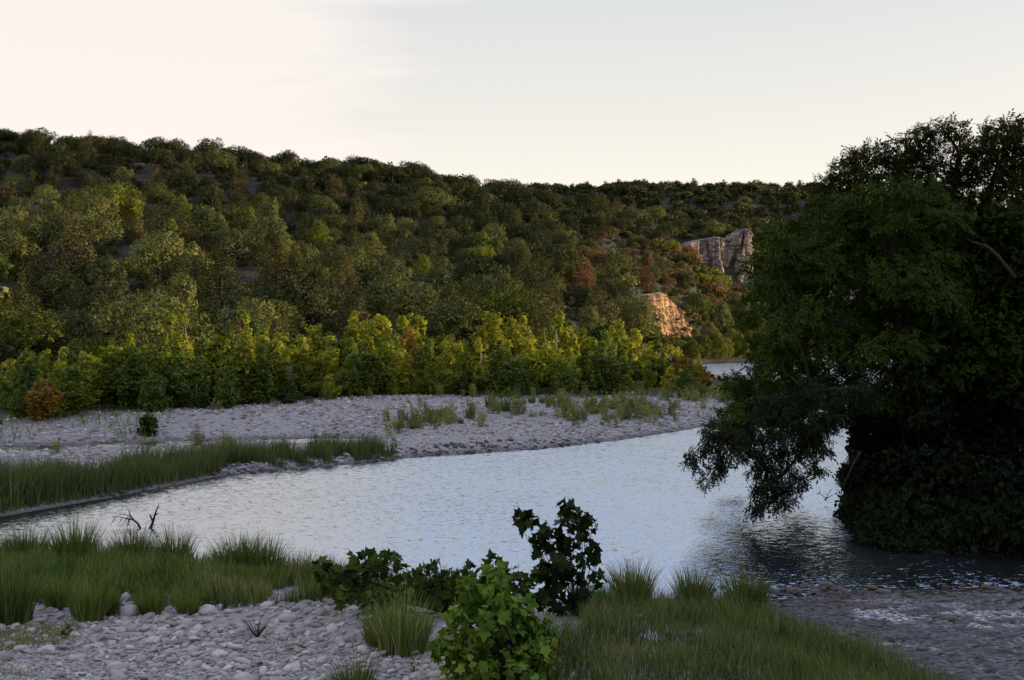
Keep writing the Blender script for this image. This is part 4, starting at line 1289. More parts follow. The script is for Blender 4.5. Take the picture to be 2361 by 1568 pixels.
def stones(mb, tmpls, pts, size, smooth=True, tilt=.25, mat=0):
    k = rng.integers(0, len(tmpls), len(pts))
    a = rng.random(len(pts)) * 6.28
    ax = np.stack([np.cos(a), np.sin(a), rng.normal(size=len(pts)) * tilt], -1)
    nr_ = np.stack([rng.normal(size=len(pts)) * tilt, rng.normal(size=len(pts)) * tilt, np.ones(len(pts))], -1)
    for i in range(len(tmpls)):
        s = k == i
        if s.any(): scatter(mb, tmpls[i], pts[s], ax[s], nr_[s], size[s], mat, smooth)


def stone_material(name, ramp_stops, wetz=None):
    m, nt, N, L = nodes(name)
    g = N.new('ShaderNodeNewGeometry'); pos = g.outputs['Position']
    c = ramp(nt, g.outputs['Random Per Island'], ramp_stops)
    f = noise(nt, pos, 14, 6, .7)
    c = mixc(nt, math_(nt, 'MULTIPLY', ramp(nt, f, [(.35, 1), (.6, 0)]), .45), c, (.17, .155, .14))
    p = N.new('ShaderNodeBsdfPrincipled'); p.inputs['Roughness'].default_value = .85
    if wetz:
        sep = N.new('ShaderNodeSeparateXYZ'); L.new(pos, sep.inputs[0])
        mr = N.new('ShaderNodeMapRange'); mr.inputs[1].default_value = wetz[0]; mr.inputs[2].default_value = wetz[1]; mr.inputs[3].default_value = 1; mr.inputs[4].default_value = 0
        L.new(sep.outputs[2], mr.inputs[0])
        c = mixc(nt, math_(nt, 'MULTIPLY', mr.outputs[0], .7), c, (.075, .06, .05))
    L.new(c, p.inputs['Base Color'])
    b = N.new('ShaderNodeBump'); b.inputs['Strength'].default_value = .5; b.inputs['Distance'].default_value = .02
    L.new(f, b.inputs['Height']); L.new(b.outputs[0], p.inputs['Normal'])
    o = N.new('ShaderNodeOutputMaterial'); L.new(p.outputs[0], o.inputs[0])
    return m


M['stone'] = stone_material('pale_limestone_cobble', [(0, (0.169, 0.146, 0.13)), (.3, (0.299, 0.26, 0.237)), (.75, (0.39, 0.348, 0.319)), (1, (0.559, 0.507, 0.468))])
M['bar_stone'] = stone_material('bar_cobble', [(0, (0.16, 0.145, 0.142)), (.5, (0.312, 0.29, 0.283)), (1, (0.551, 0.522, 0.507))], (.0, .24))
M['wet_stone'] = stone_material('wet_stone', [(0, (.02, .017, .015)), (.6, (.05, .04, .034)), (1, (.10, .082, .07))])
S2, S1, S0 = stone_templates(2, 10), stone_templates(1, 8), stone_templates(1, 4)
# cobbles of the near bank: large ones first, then finer ones between
mb = MB()
for sp, lo_, hi_, tm in ((.34, .07, .135, S2), (.135, .04, .085, S2), (.08, .022, .045, S1)):
    gx_, gy_ = np.meshgrid(np.arange(-12.5, 3.2, sp), np.arange(13.0, 22.6, sp), indexing='ij')
    gx_ = gx_.ravel() + rng.uniform(-.5, .5, gx_.size) * sp; gy_ = gy_.ravel() + rng.uniform(-.5, .5, gx_.size) * sp
    cl = fbm(gx_ * .8, gy_ * .8, 0, 101, 2)
    k = (gx_ < 1.8 - .25 * (gy_ - 14)) & (rng.random(gx_.size) < (.62 + .5 * cl if tm is S2 else .9)) & (abs(gx_) < .47 * gy_ + 1)
    if tm is S1: k &= gy_ < 19
    gx_, gy_ = gx_[k], gy_[k]
    s = lo_ * (hi_ / lo_) ** (rng.random(len(gx_)) ** 1.5)
    stones(mb, tm, np.stack([gx_, gy_, terrain(gx_, gy_) + s * .22], -1), s)
    print('cobbles', len(gx_))
tag(ob('cobbles', mb, M['stone']), 'pale rounded limestone cobbles of the near bank', 'cobbles', kind='stuff')
# gravel of the bar across the river
n = 110000
x = rng.uniform(-36, 27, n); y = rng.uniform(45, 104, n)
d = poly_sd(x, y, RIVER); by = np.interp(x, BELT[:, 0], BELT[:, 1]); z = terrain(x, y)
k = (d > -.15) & (y < by + 2) & (z > -.12) & ((y > 52) | (line_d(x, y, POOL) < 4) | (d > 4) | (d < 1.3)) & (rng.random(n) < .55 + .5 * fbm(x * .3, y * .3, 0, 103))
x, y, z = x[k], y[k], z[k]
s = .04 * (.19 / .04) ** (rng.random(len(x)) ** 2.6)
mb = MB(); stones(mb, S0, np.stack([x, y, z + s * .15], -1), s, True)
tag(ob('gravel', mb, M['bar_stone']), 'pale gravel of the bar on the far side of the river', 'gravel', kind='stuff')
print('bar stones', len(x))
# stones along the spit's water edge and the riffle
x = rng.uniform(-14, 3, 6000); y = rng.uniform(38, 58, 6000); d = poly_sd(x, y, RIVER); k = (d > -.2) & (d < 1.2)
x2 = rng.uniform(4, 16, 2600); y2 = rng.uniform(13.5, 25, 2600); d2 = poly_sd(x2, y2, RIVER)
k2 = (d2 < .8) & (d2 > -20) & (fbm(x2 * .6, y2 * .9, 0, 105, 2) > -.1)
x = np.concatenate([x[k], x2[k2]]); y = np.concatenate([y[k], y2[k2]])
s = .05 * (.19 / .05) ** (rng.random(len(x)) ** 2.5)
mb = MB(); stones(mb, S1, np.stack([x, y, np.where(y < 30, np.maximum(terrain(x, y), .035 - s * .2), np.maximum(terrain(x, y), -.06) + s * .12)], -1), s)
tag(ob('wet_gravel', mb, M['wet_stone']), 'dark wet stones along the water edge and in the riffle', 'gravel', kind='stuff')
# boulders one can tell apart
bl = [(106, 1500, 17.8, .17, 'pale boulder beside the single small green plant'), (838, 1415 + 50, 18.9, .16, 'round stone at the left foot of the low green bush'), (300, 1428, 20.5, .24, 'large pale stone between the grass tufts'), (480, 1428, 20.6, .20, 'pale stone at the edge of the grass'),
      (836, 1500, 17.9, .15, 'round brownish stone left of the big grass tussock'), (560, 1552, 16.3, .20, 'flat long pale stone near the bottom edge'), (660, 1440, 20.0, .17, 'pale stone right above the dry shrub')]
for dx, dy, dep, r, lab in bl:
    r *= .72; p = P(dx, dy, dep); mb = MB()
    V, Fc = ico(3); s_ = rng.random() * 50
    kk = 1 + .4 * fbm(V[:, 0] * 1.1 + s_, V[:, 1] * 1.1, V[:, 2] * 1.1, 7, 3)
    for _ in range(6):
        f_ = rng.normal(size=3); f_ /= np.linalg.norm(f_); lim_ = rng.uniform(.7, .92)
        kk = np.where(kk * (V @ f_) > lim_, lim_ / np.maximum(V @ f_, .3), kk)
    mb.add(V * kk[:, None] * (r * 1.35, r, r * .68), Fc, 0, True)
    o = ob('boulder', mb, M['stone'], loc=(p[0], p[1], hgt(p[0], p[1]) + r * .35)); o.rotation_euler = (0, .1, rng.random() * 3)
    tag(o, lab, 'boulder', 'boulders among the near cobbles')
rl = [(1905, 1350, 'wet rock breaking the surface where the riffle begins'), (1835, 1365, 'wet rock at the left rim of the riffle'), (2010, 1357, 'brown rock at the top of the riffle'), (2040, 1368, 'second brown rock at the top of the riffle, just below the first'), (2190, 1430, 'dark flat rock amid the riffle'),
      (2280, 1462, 'dark rock at the right edge of the riffle'), (1935, 1470, 'dark wet rock in the lower left riffle'), (2130, 1500, 'low dark rock beside the white foam')]
for dx, dy, lab in rl:
    py = dy * K; dep = F * (CAMZ - .05) / (py - HZ); p = P(dx, dy, dep); mb = MB()
    V, Fc = ico(3); s_ = rng.random() * 50; r = rng.uniform(.06, .11)
    kk = 1 + .3 * fbm(V[:, 0] * 1.2 + s_, V[:, 1] * 1.2, V[:, 2] * 1.2, 7, 3)
    mb.add(V * kk[:, None] * (r * 1.6, r, r * .6), Fc, 0, True)
    o = ob('riffle_rock', mb, M['wet_stone'], loc=(p[0], p[1], .075)); o.rotation_euler = (0, .05, rng.normal() * .4)
    tag(o, lab, 'rock', 'rocks in the riffle')


SOFT = .68
rng = np.random.default_rng(23)
# ------------------------------------------------------------------ the dark trees of the right bank
def big_crown(parent, blobs, dep, tmpl, size, dens, mat, depth_k=1.0, dj=.8, name='crown', lo=.45, droop=.35):
    p0 = np.array(parent.location); mb = MB(); cs = []
    for b in blobs:
        dx, dy, rx = b[:3]; rz = b[3] if len(b) > 3 else rx; dd_ = dep + (b[4] if len(b) > 4 else rng.normal() * dj)
        c = P(dx, dy, dd_) - p0; R, Z = rx * K / F * dep, rz * K / F * dep
        cs.append(c)
        pts, out = blob_points(c, (R, min(R, 1.9) * depth_k, Z), int(dens * (R * Z) + 8), lo, up=.5)
        leaves_on(mb, tmpl, pts, out, size, rnd=.8, droop=droop)
    return ob(name, mb, mat, parent), cs


def limbs(parent, paths, mat, name='trunk'):
    p0 = np.array(parent.location); mb = MB()
    for pts, r0, r1 in paths:
        A = np.array([P(*q_) - p0 for q_ in pts])
        t = np.linspace(0, 1, len(A)); tt = np.linspace(0, 1, len(A) * 4)
        B = np.stack([np.interp(tt, t, A[:, j]) for j in range(3)], -1)
        for _ in range(3): B[1:-1] = (B[:-2] + 2 * B[1:-1] + B[2:]) / 4
        B[1:-1] += rng.normal(size=(len(B) - 2, 3)) * r0 * .12
        tube(mb, B, np.linspace(r0, r1, len(B)), 8)
    return ob(name, mb, mat, parent)


def twigs(parent, ends, start, r, mat, name):
    p0 = np.array(parent.location); mb = MB()
    for e in ends:
        s = np.array(start[int(np.argmin([np.linalg.norm(np.array(s_) - e) for s_ in start]))])
        tube(mb, bez(s, e, rng.normal(size=3) * .15, 7, .04), np.linspace(r, r * .25, 7), 5)
    return ob(name, mb, mat, parent)


# back tree, open crown against the bright sky
b = P(2230, 1150, 49); t = empty('pecan_tree', (b[0], b[1], hgt(b[0], b[1]) - .2))
bl = [(2150, 300, 38, 22), (2190, 300, 35, 20), (2205, 330, 30, 20), (2120, 325, 45, 24), (2080, 350, 45, 28), (2030, 355, 45, 24), (1990, 365, 42, 24), (1960, 378, 32, 24), (1940, 395, 28, 20), (2050, 395, 60, 34), (1985, 410, 50, 28), (1925, 420, 36, 20), (1895, 432, 24, 22), (1890, 455, 16, 22),
      (2000, 440, 50, 26), (2110, 380, 55, 34), (2090, 430, 70, 36), (2160, 420, 50, 40), (2150, 360, 30, 30), (2290, 300, 35, 22), (2345, 295, 38, 24), (2370, 320, 40, 30), (2320, 330, 50, 30), (2270, 335, 45, 26), (2240, 365, 40, 30), (2300, 375, 60, 36), (2360, 390, 55, 45), (2220, 400, 45, 30),
      (2260, 430, 60, 34), (2330, 450, 60, 40), (2200, 460, 60, 40), (2130, 480, 70, 42), (2060, 480, 60, 36), (2270, 490, 70, 40), (2370, 500, 50, 45), (2180, 530, 70, 45), (2290, 550, 80, 45), (2090, 540, 60, 40), (2400, 430, 60, 60), (2430, 350, 70, 60), (2450, 480, 80, 80)]
bl = [(a_, b_, c_ * 1.04, d_ * 1.1) for a_, b_, c_, d_ in bl]
cr, cs = big_crown(t, bl, 48, COMPOUND, .36, 270, M['pecan_back'], .8, 1.2, lo=.35)
limbs(t, [([(2230, 1150, 49), (2215, 900, 49), (2200, 700, 48.5), (2190, 560, 48.3)], .34, .22), ([(2190, 560, 48.3), (2140, 450, 48), (2080, 400, 47.6), (1990, 420, 47.3), (1910, 455, 47)], .17, .04),
          ([(2190, 560, 48.3), (2200, 430, 48), (2215, 350, 48), (2170, 290, 48)], .16, .03), ([(2190, 600, 48.3), (2270, 480, 48.4), (2300, 380, 48.4), (2340, 300, 48.4)], .18, .03), ([(2250, 510, 48.3), (2330, 430, 48.3), (2400, 400, 48)], .10, .03)], M['bark_dark'])
st = [P(2140, 450, 48) - np.array(t.location), P(2200, 430, 48) - np.array(t.location), P(2300, 380, 48.4) - np.array(t.location), P(2080, 400, 47.6) - np.array(t.location), P(1990, 420, 47.3) - np.array(t.location), P(2250, 510, 48.3) - np.array(t.location), P(2330, 430, 48.3) - np.array(t.location)]
twigs(t, cs, st, .045, M['bark_dark'], 'branch')
tag(t, 'tall open-crowned pecan tree with golden edges against the bright sky', 'tree', 'trees of the right bank')

# front tree leaning over the river, with the low overhanging limb
b = P(2200, 1180, 39.5); t = empty('pecan_tree', (b[0], b[1], hgt(b[0], b[1]) - .3))
bl = [(2060, 470, 70, 45), (2140, 490, 80, 50), (1985, 500, 80, 45), (1920, 540, 70, 45), (1860, 565, 60, 40), (1990, 570, 90, 60), (1800, 590, 48, 36), (1880, 620, 90, 55), (2080, 560, 90, 60), (1780, 640, 42, 40), (1830, 670, 70, 50), (1960, 660, 100, 60), (2060, 650, 100, 60), (1780, 700, 40, 36),
      (1850, 730, 80, 45), (1950, 740, 100, 60), (2060, 740, 100, 65), (2150, 600, 90, 60), (2150, 690, 100, 60), (1800, 770, 50, 34), (1880, 800, 90, 50), (1990, 810, 80, 40), (2090, 800, 80, 44), (1770, 830, 40, 40), (1790, 870, 50, 42), (1850, 865, 70, 40), (1740, 905, 50, 40), (1800, 930, 70, 45), (1880, 900, 66, 34),
      (1720, 930, 34, 34), (1950, 870, 50, 26), (2020, 870, 70, 34), (1700, 960, 46, 34), (1760, 970, 60, 36), (1840, 960, 50, 32), (1650, 985, 28, 24), (1690, 1000, 40, 26), (1960, 925, 50, 26), (2040, 920, 60, 34), (1900, 935, 40, 26)]
bl = [(a_, b_, c_ * .84, d_ * .88) for a_, b_, c_, d_ in bl if rng.random() > .06]
bl += [(1890, 470, 26, 16), (1845, 515, 28, 18), (1775, 545, 26, 18), (1728, 612, 22, 16), (1738, 668, 26, 18), (1722, 735, 24, 18), (1732, 800, 28, 18), (1700, 880, 30, 20), (2010, 450, 40, 24), (2100, 440, 44, 24), (2190, 520, 50, 34), (1960, 480, 36, 20), (2060, 515, 50, 26)]
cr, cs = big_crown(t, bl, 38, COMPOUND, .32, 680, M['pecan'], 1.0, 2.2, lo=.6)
hb = [(1985, 900, 40, 26), (1950, 915, 36, 26), (1930, 950, 36, 24), (1900, 975, 36, 26), (1860, 905, 44, 26), (1810, 930, 44, 28), (1760, 945, 44, 28), (1715, 985, 36, 26), (1680, 1010, 28, 24), (1870, 1010, 30, 24), (1840, 985, 40, 26), (1590, 1048, 14, 18), (1605, 1065, 18, 16), (1625, 1025, 14, 16), (1660, 1040, 24, 26), (1670, 1070, 20, 18), (1650, 1085, 20, 14), (1627, 1105, 12, 16), (1640, 1010, 20, 16), (1700, 1030, 24, 22), (1745, 1020, 36, 24), (1800, 1010, 45, 26), (1730, 1050, 30, 22), (1775, 1055, 40, 28),
      (1820, 1050, 34, 28), (1750, 1085, 26, 20), (1790, 1100, 42, 30), (1765, 1130, 32, 26), (1800, 1140, 30, 24), (1740, 1165, 13, 20), (1840, 1095, 20, 22), (1835, 1125, 14, 16), (1760, 1160, 18, 16), (1800, 1162, 14, 10), (1860, 1030, 30, 22), (1895, 1020, 18, 16), (1907, 1035, 9, 16), (1880, 990, 36, 20), (1925, 965, 18, 16),
      (1875, 1068, 8, 10), (1888, 1072, 6, 7)]
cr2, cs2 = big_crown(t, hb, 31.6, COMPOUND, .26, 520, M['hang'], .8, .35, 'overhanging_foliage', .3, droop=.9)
limbs(t, [([(2200, 1180, 39.5), (2165, 1040, 39.3), (2130, 930, 39), (2110, 850, 38.8), (2080, 760, 38.5), (2060, 620, 38.2), (2060, 520, 38.2)], .38, .12), ([(2110, 850, 38.8), (2010, 790, 38), (1900, 720, 37.5), (1810, 680, 37)], .20, .05), ([(2080, 760, 38.5), (2150, 640, 38.6), (2190, 570, 38.6)], .18, .05),
          ([(2130, 930, 39), (2040, 900, 38), (1975, 895, 34.5), (1930, 930, 32.8), (1890, 985, 32.0), (1850, 1040, 31.6), (1800, 1100, 31.5)], .13, .03), ([(1975, 895, 34.5), (1870, 900, 32.8), (1760, 950, 31.9), (1680, 1010, 31.6), (1610, 1055, 31.5)], .06, .015)], M['bark_dark'])
p0 = np.array(t.location)
twigs(t, cs, [P(2010, 790, 38) - p0, P(1900, 720, 37.5) - p0, P(2080, 760, 38.5) - p0, P(2060, 620, 38.2) - p0, P(2150, 640, 38.6) - p0, P(1870, 900, 32.8) - p0, P(1930, 930, 32.8) - p0], .04, M['bark_dark'], 'branch')
tw = twigs(t, cs2, [P(1890, 985, 32.0) - p0, P(1850, 1040, 31.6) - p0, P(1760, 950, 31.9) - p0, P(1680, 1010, 31.6) - p0, P(1800, 1100, 31.5) - p0], .022, M['bark_dark'], 'branch')
# bare hanging twigs under the limb
mb = MB()
for x0, y0, x1, y1 in ((1745, 1165, 1742, 1190), (1800, 1150, 1782, 1190), (1815, 1150, 1820, 1185), (1845, 1080, 1852, 1130), (1915, 960, 1922, 1020), (1860, 1080, 1858, 1110), (1905, 1010, 1912, 1050), (1895, 1040, 1880, 1075), (1640, 1090, 1645, 1112)):
    tube(mb, bez(P(x0, y0, 31.5) - p0, P(x1, y1, 31.5) - p0, (.05, 0, .02), 6, .012), np.linspace(.010, .004, 6), 4)
ob('twig', mb, M['bark_dark'], t)
tag(t, 'big dark green pecan tree leaning over the river with drooping low limb', 'tree', 'trees of the right bank')

mb = MB()
ux_ = rng.uniform(12, 60, 260); uy_ = rng.uniform(24, 95, 260); uz_ = terrain(ux_, uy_)
for x, y, z in zip(ux_, uy_, uz_):
    if x < np.interp(y, RB_Y, RB_X) + 2.5 or (y < 52 and 512 + F * x / y < 1150): continue
    place_raw(mb, LOW_OAK[int(rng.integers(0, 4))], x, y, z - .3, rng.uniform(.3, .7), 1.1, int(rng.choice([0, 3])), 7)
tag(ob('undergrowth', mb, [M[k] for k in WM]), 'dark undergrowth behind the trees of the right bank', 'undergrowth', kind='stuff')
# dead limbs lodged in the bank
for lab, A_ in (('pale dead limb slanting down the dark right bank', [(2085, 1150, 31.5), (2110, 1180, 31.0), (2150, 1205, 30.6), (2195, 1245, 30.0)]), ('thin dead limb hanging at the bank corner over the water', [(1985, 1040, 35.0), (1965, 1075, 35.2), (1950, 1110, 35.3), (1945, 1128, 35.3)])):
    mb = MB(); B_ = np.array([P(*a_) for a_ in A_]); tube(mb, B_, np.linspace(.035, .012, 4), 6); tube(mb, [B_[1], B_[1] + (.25, -.1, .28)], [.015, .006], 5); tube(mb, [B_[2], B_[2] + (-.22, -.1, -.16)], [.014, .005], 5)
    tag(ob('dead_limb', mb, M['bark']), lab, 'dead limb')

# third tree at the picture edge
b = P(2330, 1150, 42); t = empty('elm_tree', (b[0], b[1], hgt(b[0], b[1]) - .2))
bl = [(2290, 520, 60, 40), (2350, 510, 50, 50), (2240, 570, 60, 40), (2330, 570, 70, 50), (2210, 620, 70, 46), (2280, 640, 80, 55), (2360, 650, 60, 60), (2220, 690, 80, 55), (2310, 720, 80, 60), (2180, 760, 80, 55), (2260, 790, 90, 60), (2350, 800, 80, 70), (2200, 850, 80, 55), (2300, 870, 90, 60), (2420, 600, 80, 80), (2430, 750, 90, 90), (2440, 880, 90, 80), (2150, 830, 60, 44)]
cr, cs = big_crown(t, bl, 40, [SPRIG_OAK[0], SPRIG_OAK[1], COMPOUND[0]], .34, 300, M['pecan'], 1.0, .8, droop=0)
limbs(t, [([(2330, 1150, 42), (2325, 950, 41.5), (2300, 760, 41), (2290, 600, 40.6)], .32, .1), ([(2310, 850, 41), (2240, 740, 40.5), (2210, 650, 40.2)], .16, .04)], M['bark_dark'])
p0 = np.array(t.location)
twigs(t, cs, [P(2300, 760, 41) - p0, P(2240, 740, 40.5) - p0, P(2290, 620, 40.6) - p0], .05, M['bark_dark'], 'branch')
tag(t, 'dense dark tree cut by the right picture edge', 'tree', 'trees of the right bank')
# bare grey bough in front of it
mb = MB()
A = [P(2190, 535, 38.6), P(2222, 545, 38.5), P(2240, 557, 38.4), P(2275, 568, 38.4), P(2300, 590, 38.5), P(2340, 640, 38.9)]
tube(mb, A, [.02, .03, .045, .06, .07, .08], 6)
tube(mb, [A[2], P(2225, 530, 38.4)], [.02, .008], 5); tube(mb, [A[3], P(2262, 545, 38.3)], [.02, .008], 5)
tag(ob('bare_bough', mb, M['bark']), 'bare grey bough sticking out of the dark crowns at right', 'bough')

# shrubs and creepers down the bank to the water
sh = [('dark shrub under the leaning trunk', 2030, 990, 40.5, [(2000, 960, 50, 40), (2040, 950, 60, 45), (2010, 1010, 50, 40), (2070, 1010, 60, 45), (2050, 1060, 60, 40), (1990, 1040, 30, 26)]),
      ('dark shrub overhanging the bank corner beside the bright water', 1990, 1120, 36.0, [(1985, 1085, 34, 30), (2010, 1110, 45, 36), (1975, 1120, 26, 30), (1995, 1150, 36, 28), (2040, 1140, 50, 36)]),
      ('tall dark shrub in front of the leaning trunk', 2120, 960, 37.0, [(2100, 880, 34, 26), (2125, 915, 40, 30), (2145, 955, 44, 32), (2160, 1000, 44, 34), (2120, 960, 36, 30), (2175, 1045, 46, 34), (2080, 860, 30, 20)]),
      ('dark shrub behind the leaning trunk', 2130, 980, 41.5, [(2110, 930, 60, 45), (2160, 950, 70, 50), (2120, 1000, 70, 50), (2190, 1020, 70, 50), (2150, 880, 60, 44)]),
      ('dark shrub below the picture-edge tree', 2260, 1000, 40.5, [(2230, 950, 80, 55), (2300, 960, 80, 60), (2250, 1030, 80, 55), (2340, 1040, 80, 70), (2370, 950, 60, 60)]),
      ('dark shrub in the middle of the bank', 2110, 1090, 34.5, [(2080, 1070, 55, 36), (2130, 1080, 60, 40), (2090, 1120, 50, 34), (2150, 1125, 60, 36)]),
      ('dark shrub at the right part of the bank', 2250, 1120, 33.0, [(2210, 1095, 60, 40), (2280, 1110, 70, 44), (2230, 1145, 60, 34), (2320, 1120, 60, 50)]),
      ('low dark shrub trailing into the water at the bank corner', 2040, 1200, 31.6, [(2000, 1180, 30, 28), (2040, 1190, 44, 34), (2080, 1200, 46, 34), (2030, 1230, 36, 22), (1990, 1215, 26, 24), (2070, 1240, 40, 20)]),
      ('low dark shrub along the water under the bank', 2150, 1210, 30.4, [(2120, 1185, 50, 34), (2170, 1195, 56, 36), (2140, 1235, 50, 24), (2210, 1215, 50, 34)]),
      ('low dark shrub along the water at the right picture edge', 2300, 1210, 29.6, [(2260, 1190, 54, 36), (2320, 1190, 60, 44), (2280, 1240, 54, 26), (2350, 1235, 50, 34)])]
for lab, dx, dy, dep, blobs in sh:
    b = P(dx, dy, dep); t = empty('bank_shrub', (b[0], b[1], max(0, hgt(b[0], b[1])) - .1))
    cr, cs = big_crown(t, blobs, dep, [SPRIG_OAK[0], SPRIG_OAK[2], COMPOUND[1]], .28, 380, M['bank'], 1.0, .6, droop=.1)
    twigs(t, cs, [(0, 0, 0)], .03, M['bark_dark'], 'stem')
    tag(t, lab, 'shrub', 'shrubs of the right bank')
n = 26000      # creepers mantling the bank
x = rng.uniform(8.6, 19, n); y = rng.uniform(25.6, 47, n); d = poly_sd(x, y, RIVER); k = (d > -.22 + .35 * vnoise(x * 1.4, y * 1.4, 0, 232)) & (d < 1.5) & (x > np.interp(y, RB_Y, RB_X) - .5)
x, y = x[k], y[k]; cl = fbm(x * .9, y * .9, 0, 231, 3)
pts = np.stack([x, y, np.maximum(terrain(x, y), 0) + .03 + rng.random(len(x)) * np.maximum(.05, .22 + .6 * cl)], -1)
mb = MB(); leaves_on(mb, [SPRIG_OAK[1], SPRIG_OAK[2]], pts, norm(np.array([-.3, -.6, .7]) + rng.normal(size=pts.shape) * .3), .22)
tag(ob('creeper', mb, M['bank']), 'dark leafy creepers mantling the right bank down to the water', 'creeper', kind='stuff')
n = 16000      # grasses hanging down the bank
x = rng.uniform(8.8, 19, n); y = rng.uniform(26, 58, n); d = poly_sd(x, y, RIVER); k = (d > .05) & (d < 1.5) & (x > np.interp(y, RB_Y, RB_X) - .2)
x, y = x[k], y[k]
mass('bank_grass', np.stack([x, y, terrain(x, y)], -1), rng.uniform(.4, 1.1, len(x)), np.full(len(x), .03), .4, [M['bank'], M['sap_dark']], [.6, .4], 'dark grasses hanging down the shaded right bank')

# vegetation islands between gravel bar and far water
t = empty('willow_bush', (17.4, 96.5, hgt(17.4, 96.5)))
big_crown(t, [(1632, 872, 18, 16), (1640, 890, 16, 14), (1625, 900, 14, 12), (1655, 878, 10, 8), (1675, 875, 10, 7), (1690, 870, 8, 7)], 96, [LANCE, SYC_LOW], .35, 55, M['sap_dark'], .8, .3)
limbs(t, [([(1635, 925, 96.4), (1633, 900, 96.2), (1635, 875, 96)], .06, .02)], M['bark_dark'])
tag(t, 'dark small bush standing against the far water', 'bush')
# dead branches in the water
def dead_branch(name, label, spec, mat):
    mb = MB()
    for pts, r0, r1 in spec:
        A = np.array([P(*q_) for q_ in pts]); t_ = np.linspace(0, 1, len(A)); tt = np.linspace(0, 1, len(A) * 3)
        B = np.stack([np.interp(tt, t_, A[:, j]) for j in range(3)], -1)
        B[1:-1] = (B[:-2] + 2 * B[1:-1] + B[2:]) / 4
        tube(mb, B, np.linspace(r0, r1, len(B)), 5)
    return tag(ob(name, mb, mat), label, 'dead branch', 'dead branches in the water')


D = 32.5
dead_branch('dead_branch', 'forked dead branch standing upright out of the water', [([(344, 1225, D), (352, 1203, D), (358, 1182, D), (362, 1172, D), (366, 1162, D)], .045, .008), ([(352, 1203, D), (346, 1190, D), (345, 1186, D)], .03, .015), ([(356, 1188, D), (362, 1186, D), (365, 1182, D)], .025, .006), ([(350, 1208, D), (357, 1212, D)], .02, .006), ([(345, 1218, D), (352, 1216, D), (357, 1212, D)], .015, .005)], M['bark_dark'])
spec = [([(324, 1222, D), (318, 1208, D), (308, 1200, D), (300, 1190, D), (296, 1178, D + .2), (300, 1172, D)], .035, .008), ([(308, 1200, D), (290, 1196, D), (275, 1192, D), (256, 1191, D)], .018, .005), ([(300, 1190, D), (284, 1186, D), (268, 1190, D)], .014, .004)]
for i in range(14):
    x0 = rng.uniform(258, 310); spec.append(([(x0, 1193, D), (x0 - rng.uniform(2, 14), 1193 + rng.uniform(8, 26), D + rng.normal() * .2)], .009, .003))
dead_branch('dead_branch', 'twiggy dead branch bending left over the water', spec, M['bark_dark'])
spec = []
for a_ in ((1905, 1150, 1890, 1138), (1905, 1150, 1913, 1134), (1905, 1150, 1925, 1140), (1890, 1138, 1882, 1140), (1913, 1134, 1920, 1128), (1890, 1138, 1892, 1128), (1925, 1140, 1935, 1134)):
    spec.append(([(a_[0], a_[1], 37), ((a_[0] + a_[2]) / 2, (a_[1] + a_[3]) / 2 - 1, 37), (a_[2], a_[3], 37)], .016, .006))
spec.append(([(1903, 1154, 37), (1905, 1150, 37)], .03, .02))
dead_branch('dead_branch', 'thin dead twigs in the bright water beside the right bank', spec, M['bark_dark'])

# ------------------------------------------------------------------ sky, sun, camera
SUN_AZ, SUN_EL = math.radians(87), math.radians(7)
S = Vector((math.sin(SUN_AZ) * math.cos(SUN_EL), math.cos(SUN_AZ) * math.cos(SUN_EL), math.sin(SUN_EL)))
w = bpy.data.worlds.new('World'); sc.world = w; w.use_nodes = True
nt = w.node_tree; N, L = nt.nodes, nt.links; N.clear()
sky = N.new('ShaderNodeTexSky'); sky.sky_type = 'NISHITA'; sky.sun_disc = False
sky.sun_elevation = SUN_EL; sky.sun_rotation = SUN_AZ; sky.air_density = 1.0; sky.dust_density = 2.0; sky.ozone_density = 1.0
tc = N.new('ShaderNodeTexCoord'); dirv = tc.outputs['Generated']
sep = N.new('ShaderNodeSeparateXYZ'); L.new(dirv, sep.inputs[0])
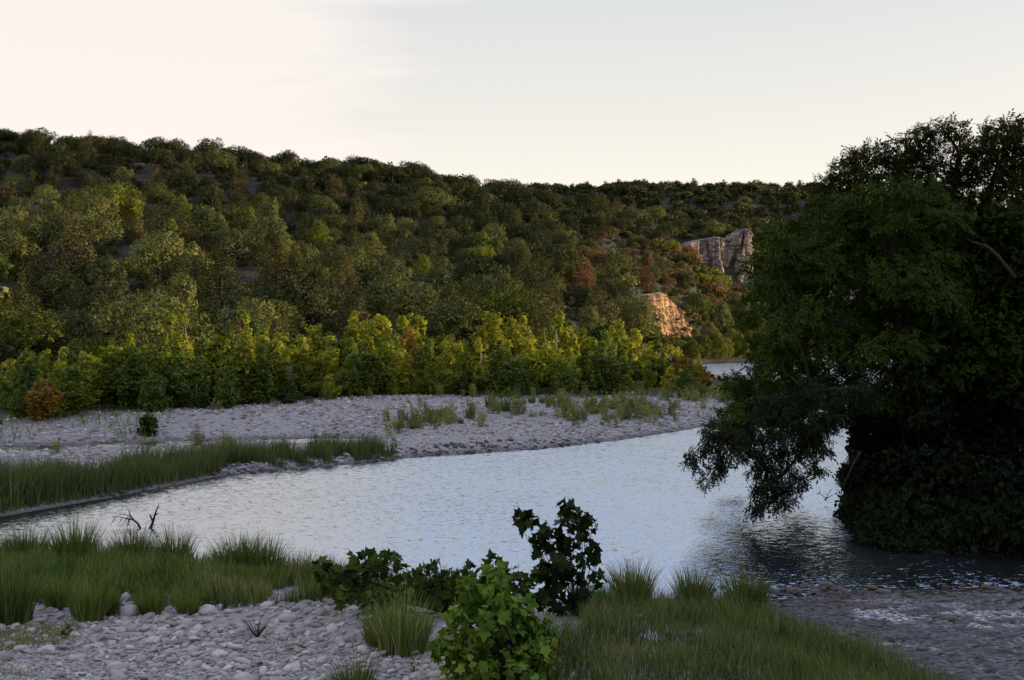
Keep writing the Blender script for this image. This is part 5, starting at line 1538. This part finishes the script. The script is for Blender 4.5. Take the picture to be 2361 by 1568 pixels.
# thin veil of high haze and cirrus that the low sun lights: bright towards the horizon, bluer overhead, brightened above the view to light land and water
veil = ramp(nt, sep.outputs[2], [(0.0, (9.9, 9.1, 7.8)), (.12, (9.2, 8.6, 7.6)), (.19, (8.1, 7.75, 7.2)), (.28, (6.9, 6.9, 6.95)), (.40, (7.3, 8.4, 10.6)), (.62, (5.2, 6.7, 10.8)), (1.0, (3.3, 4.6, 9.2))])
nz = N.new('ShaderNodeVectorMath'); nz.operation = 'DOT_PRODUCT'; L.new(dirv, nz.inputs[0]); nz.inputs[1].default_value = S
glow = math_(nt, 'POWER', math_(nt, 'MAXIMUM', nz.outputs['Value'], 0.0), 5.0)
gc = N.new('ShaderNodeMix'); gc.data_type = 'RGBA'; gc.blend_type = 'ADD'; gc.inputs[0].default_value = 1
gl = N.new('ShaderNodeVectorMath'); gl.operation = 'SCALE'; gl.inputs[0].default_value = (9.0, 7.2, 4.6); L.new(glow, gl.inputs['Scale'])
L.new(veil, gc.inputs[6]); L.new(gl.outputs[0], gc.inputs[7])
base = mixc(nt, .18, gc.outputs[2], sky.outputs[0])
c1 = noise(nt, mapping(nt, dirv, (3.0, 3.0, 15.0), (.4, .2, .0)), 1.3, 6, .6, .5)
left = N.new('ShaderNodeMapRange'); left.interpolation_type = 'SMOOTHSTEP'; L.new(sep.outputs[0], left.inputs[0])
left.inputs[1].default_value = .05; left.inputs[2].default_value = -.25; left.inputs[3].default_value = -.22; left.inputs[4].default_value = .30
cf = ramp(nt, math_(nt, 'ADD', c1, left.outputs[0]), [(.47, 0), (.76, 1)])
allc = mixc(nt, math_(nt, 'MULTIPLY', cf, .72), base, (8.1, 7.4, 6.95))
bg = N.new('ShaderNodeBackground'); bg.inputs['Strength'].default_value = .1
L.new(allc, bg.inputs['Color'])
wo = N.new('ShaderNodeOutputWorld'); L.new(bg.outputs[0], wo.inputs[0])

sl = bpy.data.lights.new('sun', 'SUN'); sl.energy = 4.9; sl.angle = math.radians(.6); sl.color = (1.0, .73, .39)
so = bpy.data.objects.new('sun', sl); COL.objects.link(so); so.rotation_euler = S.to_track_quat('Z', 'Y').to_euler(); so.location = (150, 40, 60)

cd_ = bpy.data.cameras.new('camera'); cd_.lens = 40.0; cd_.sensor_width = 36.0; cd_.clip_start = .1; cd_.clip_end = 6000
cam = bpy.data.objects.new('camera', cd_); COL.objects.link(cam)
cam.location = (0, 0, CAMZ); cam.rotation_euler = (math.radians(90) - math.atan((340 - HZ) / F), 0, 0)
sc.camera = cam
sc.view_settings.view_transform = 'Standard'; sc.view_settings.look = 'None'; sc.view_settings.gamma = 1.0; sc.view_settings.exposure = 0.35
sc.view_settings.use_curve_mapping = False
sc.cycles.max_bounces = 6; sc.cycles.diffuse_bounces = 2; sc.cycles.glossy_bounces = 2; sc.cycles.transmission_bounces = 3; sc.cycles.transparent_max_bounces = 4
sc.cycles.use_denoising = True
sc.cycles.sample_clamp_indirect = 4.0
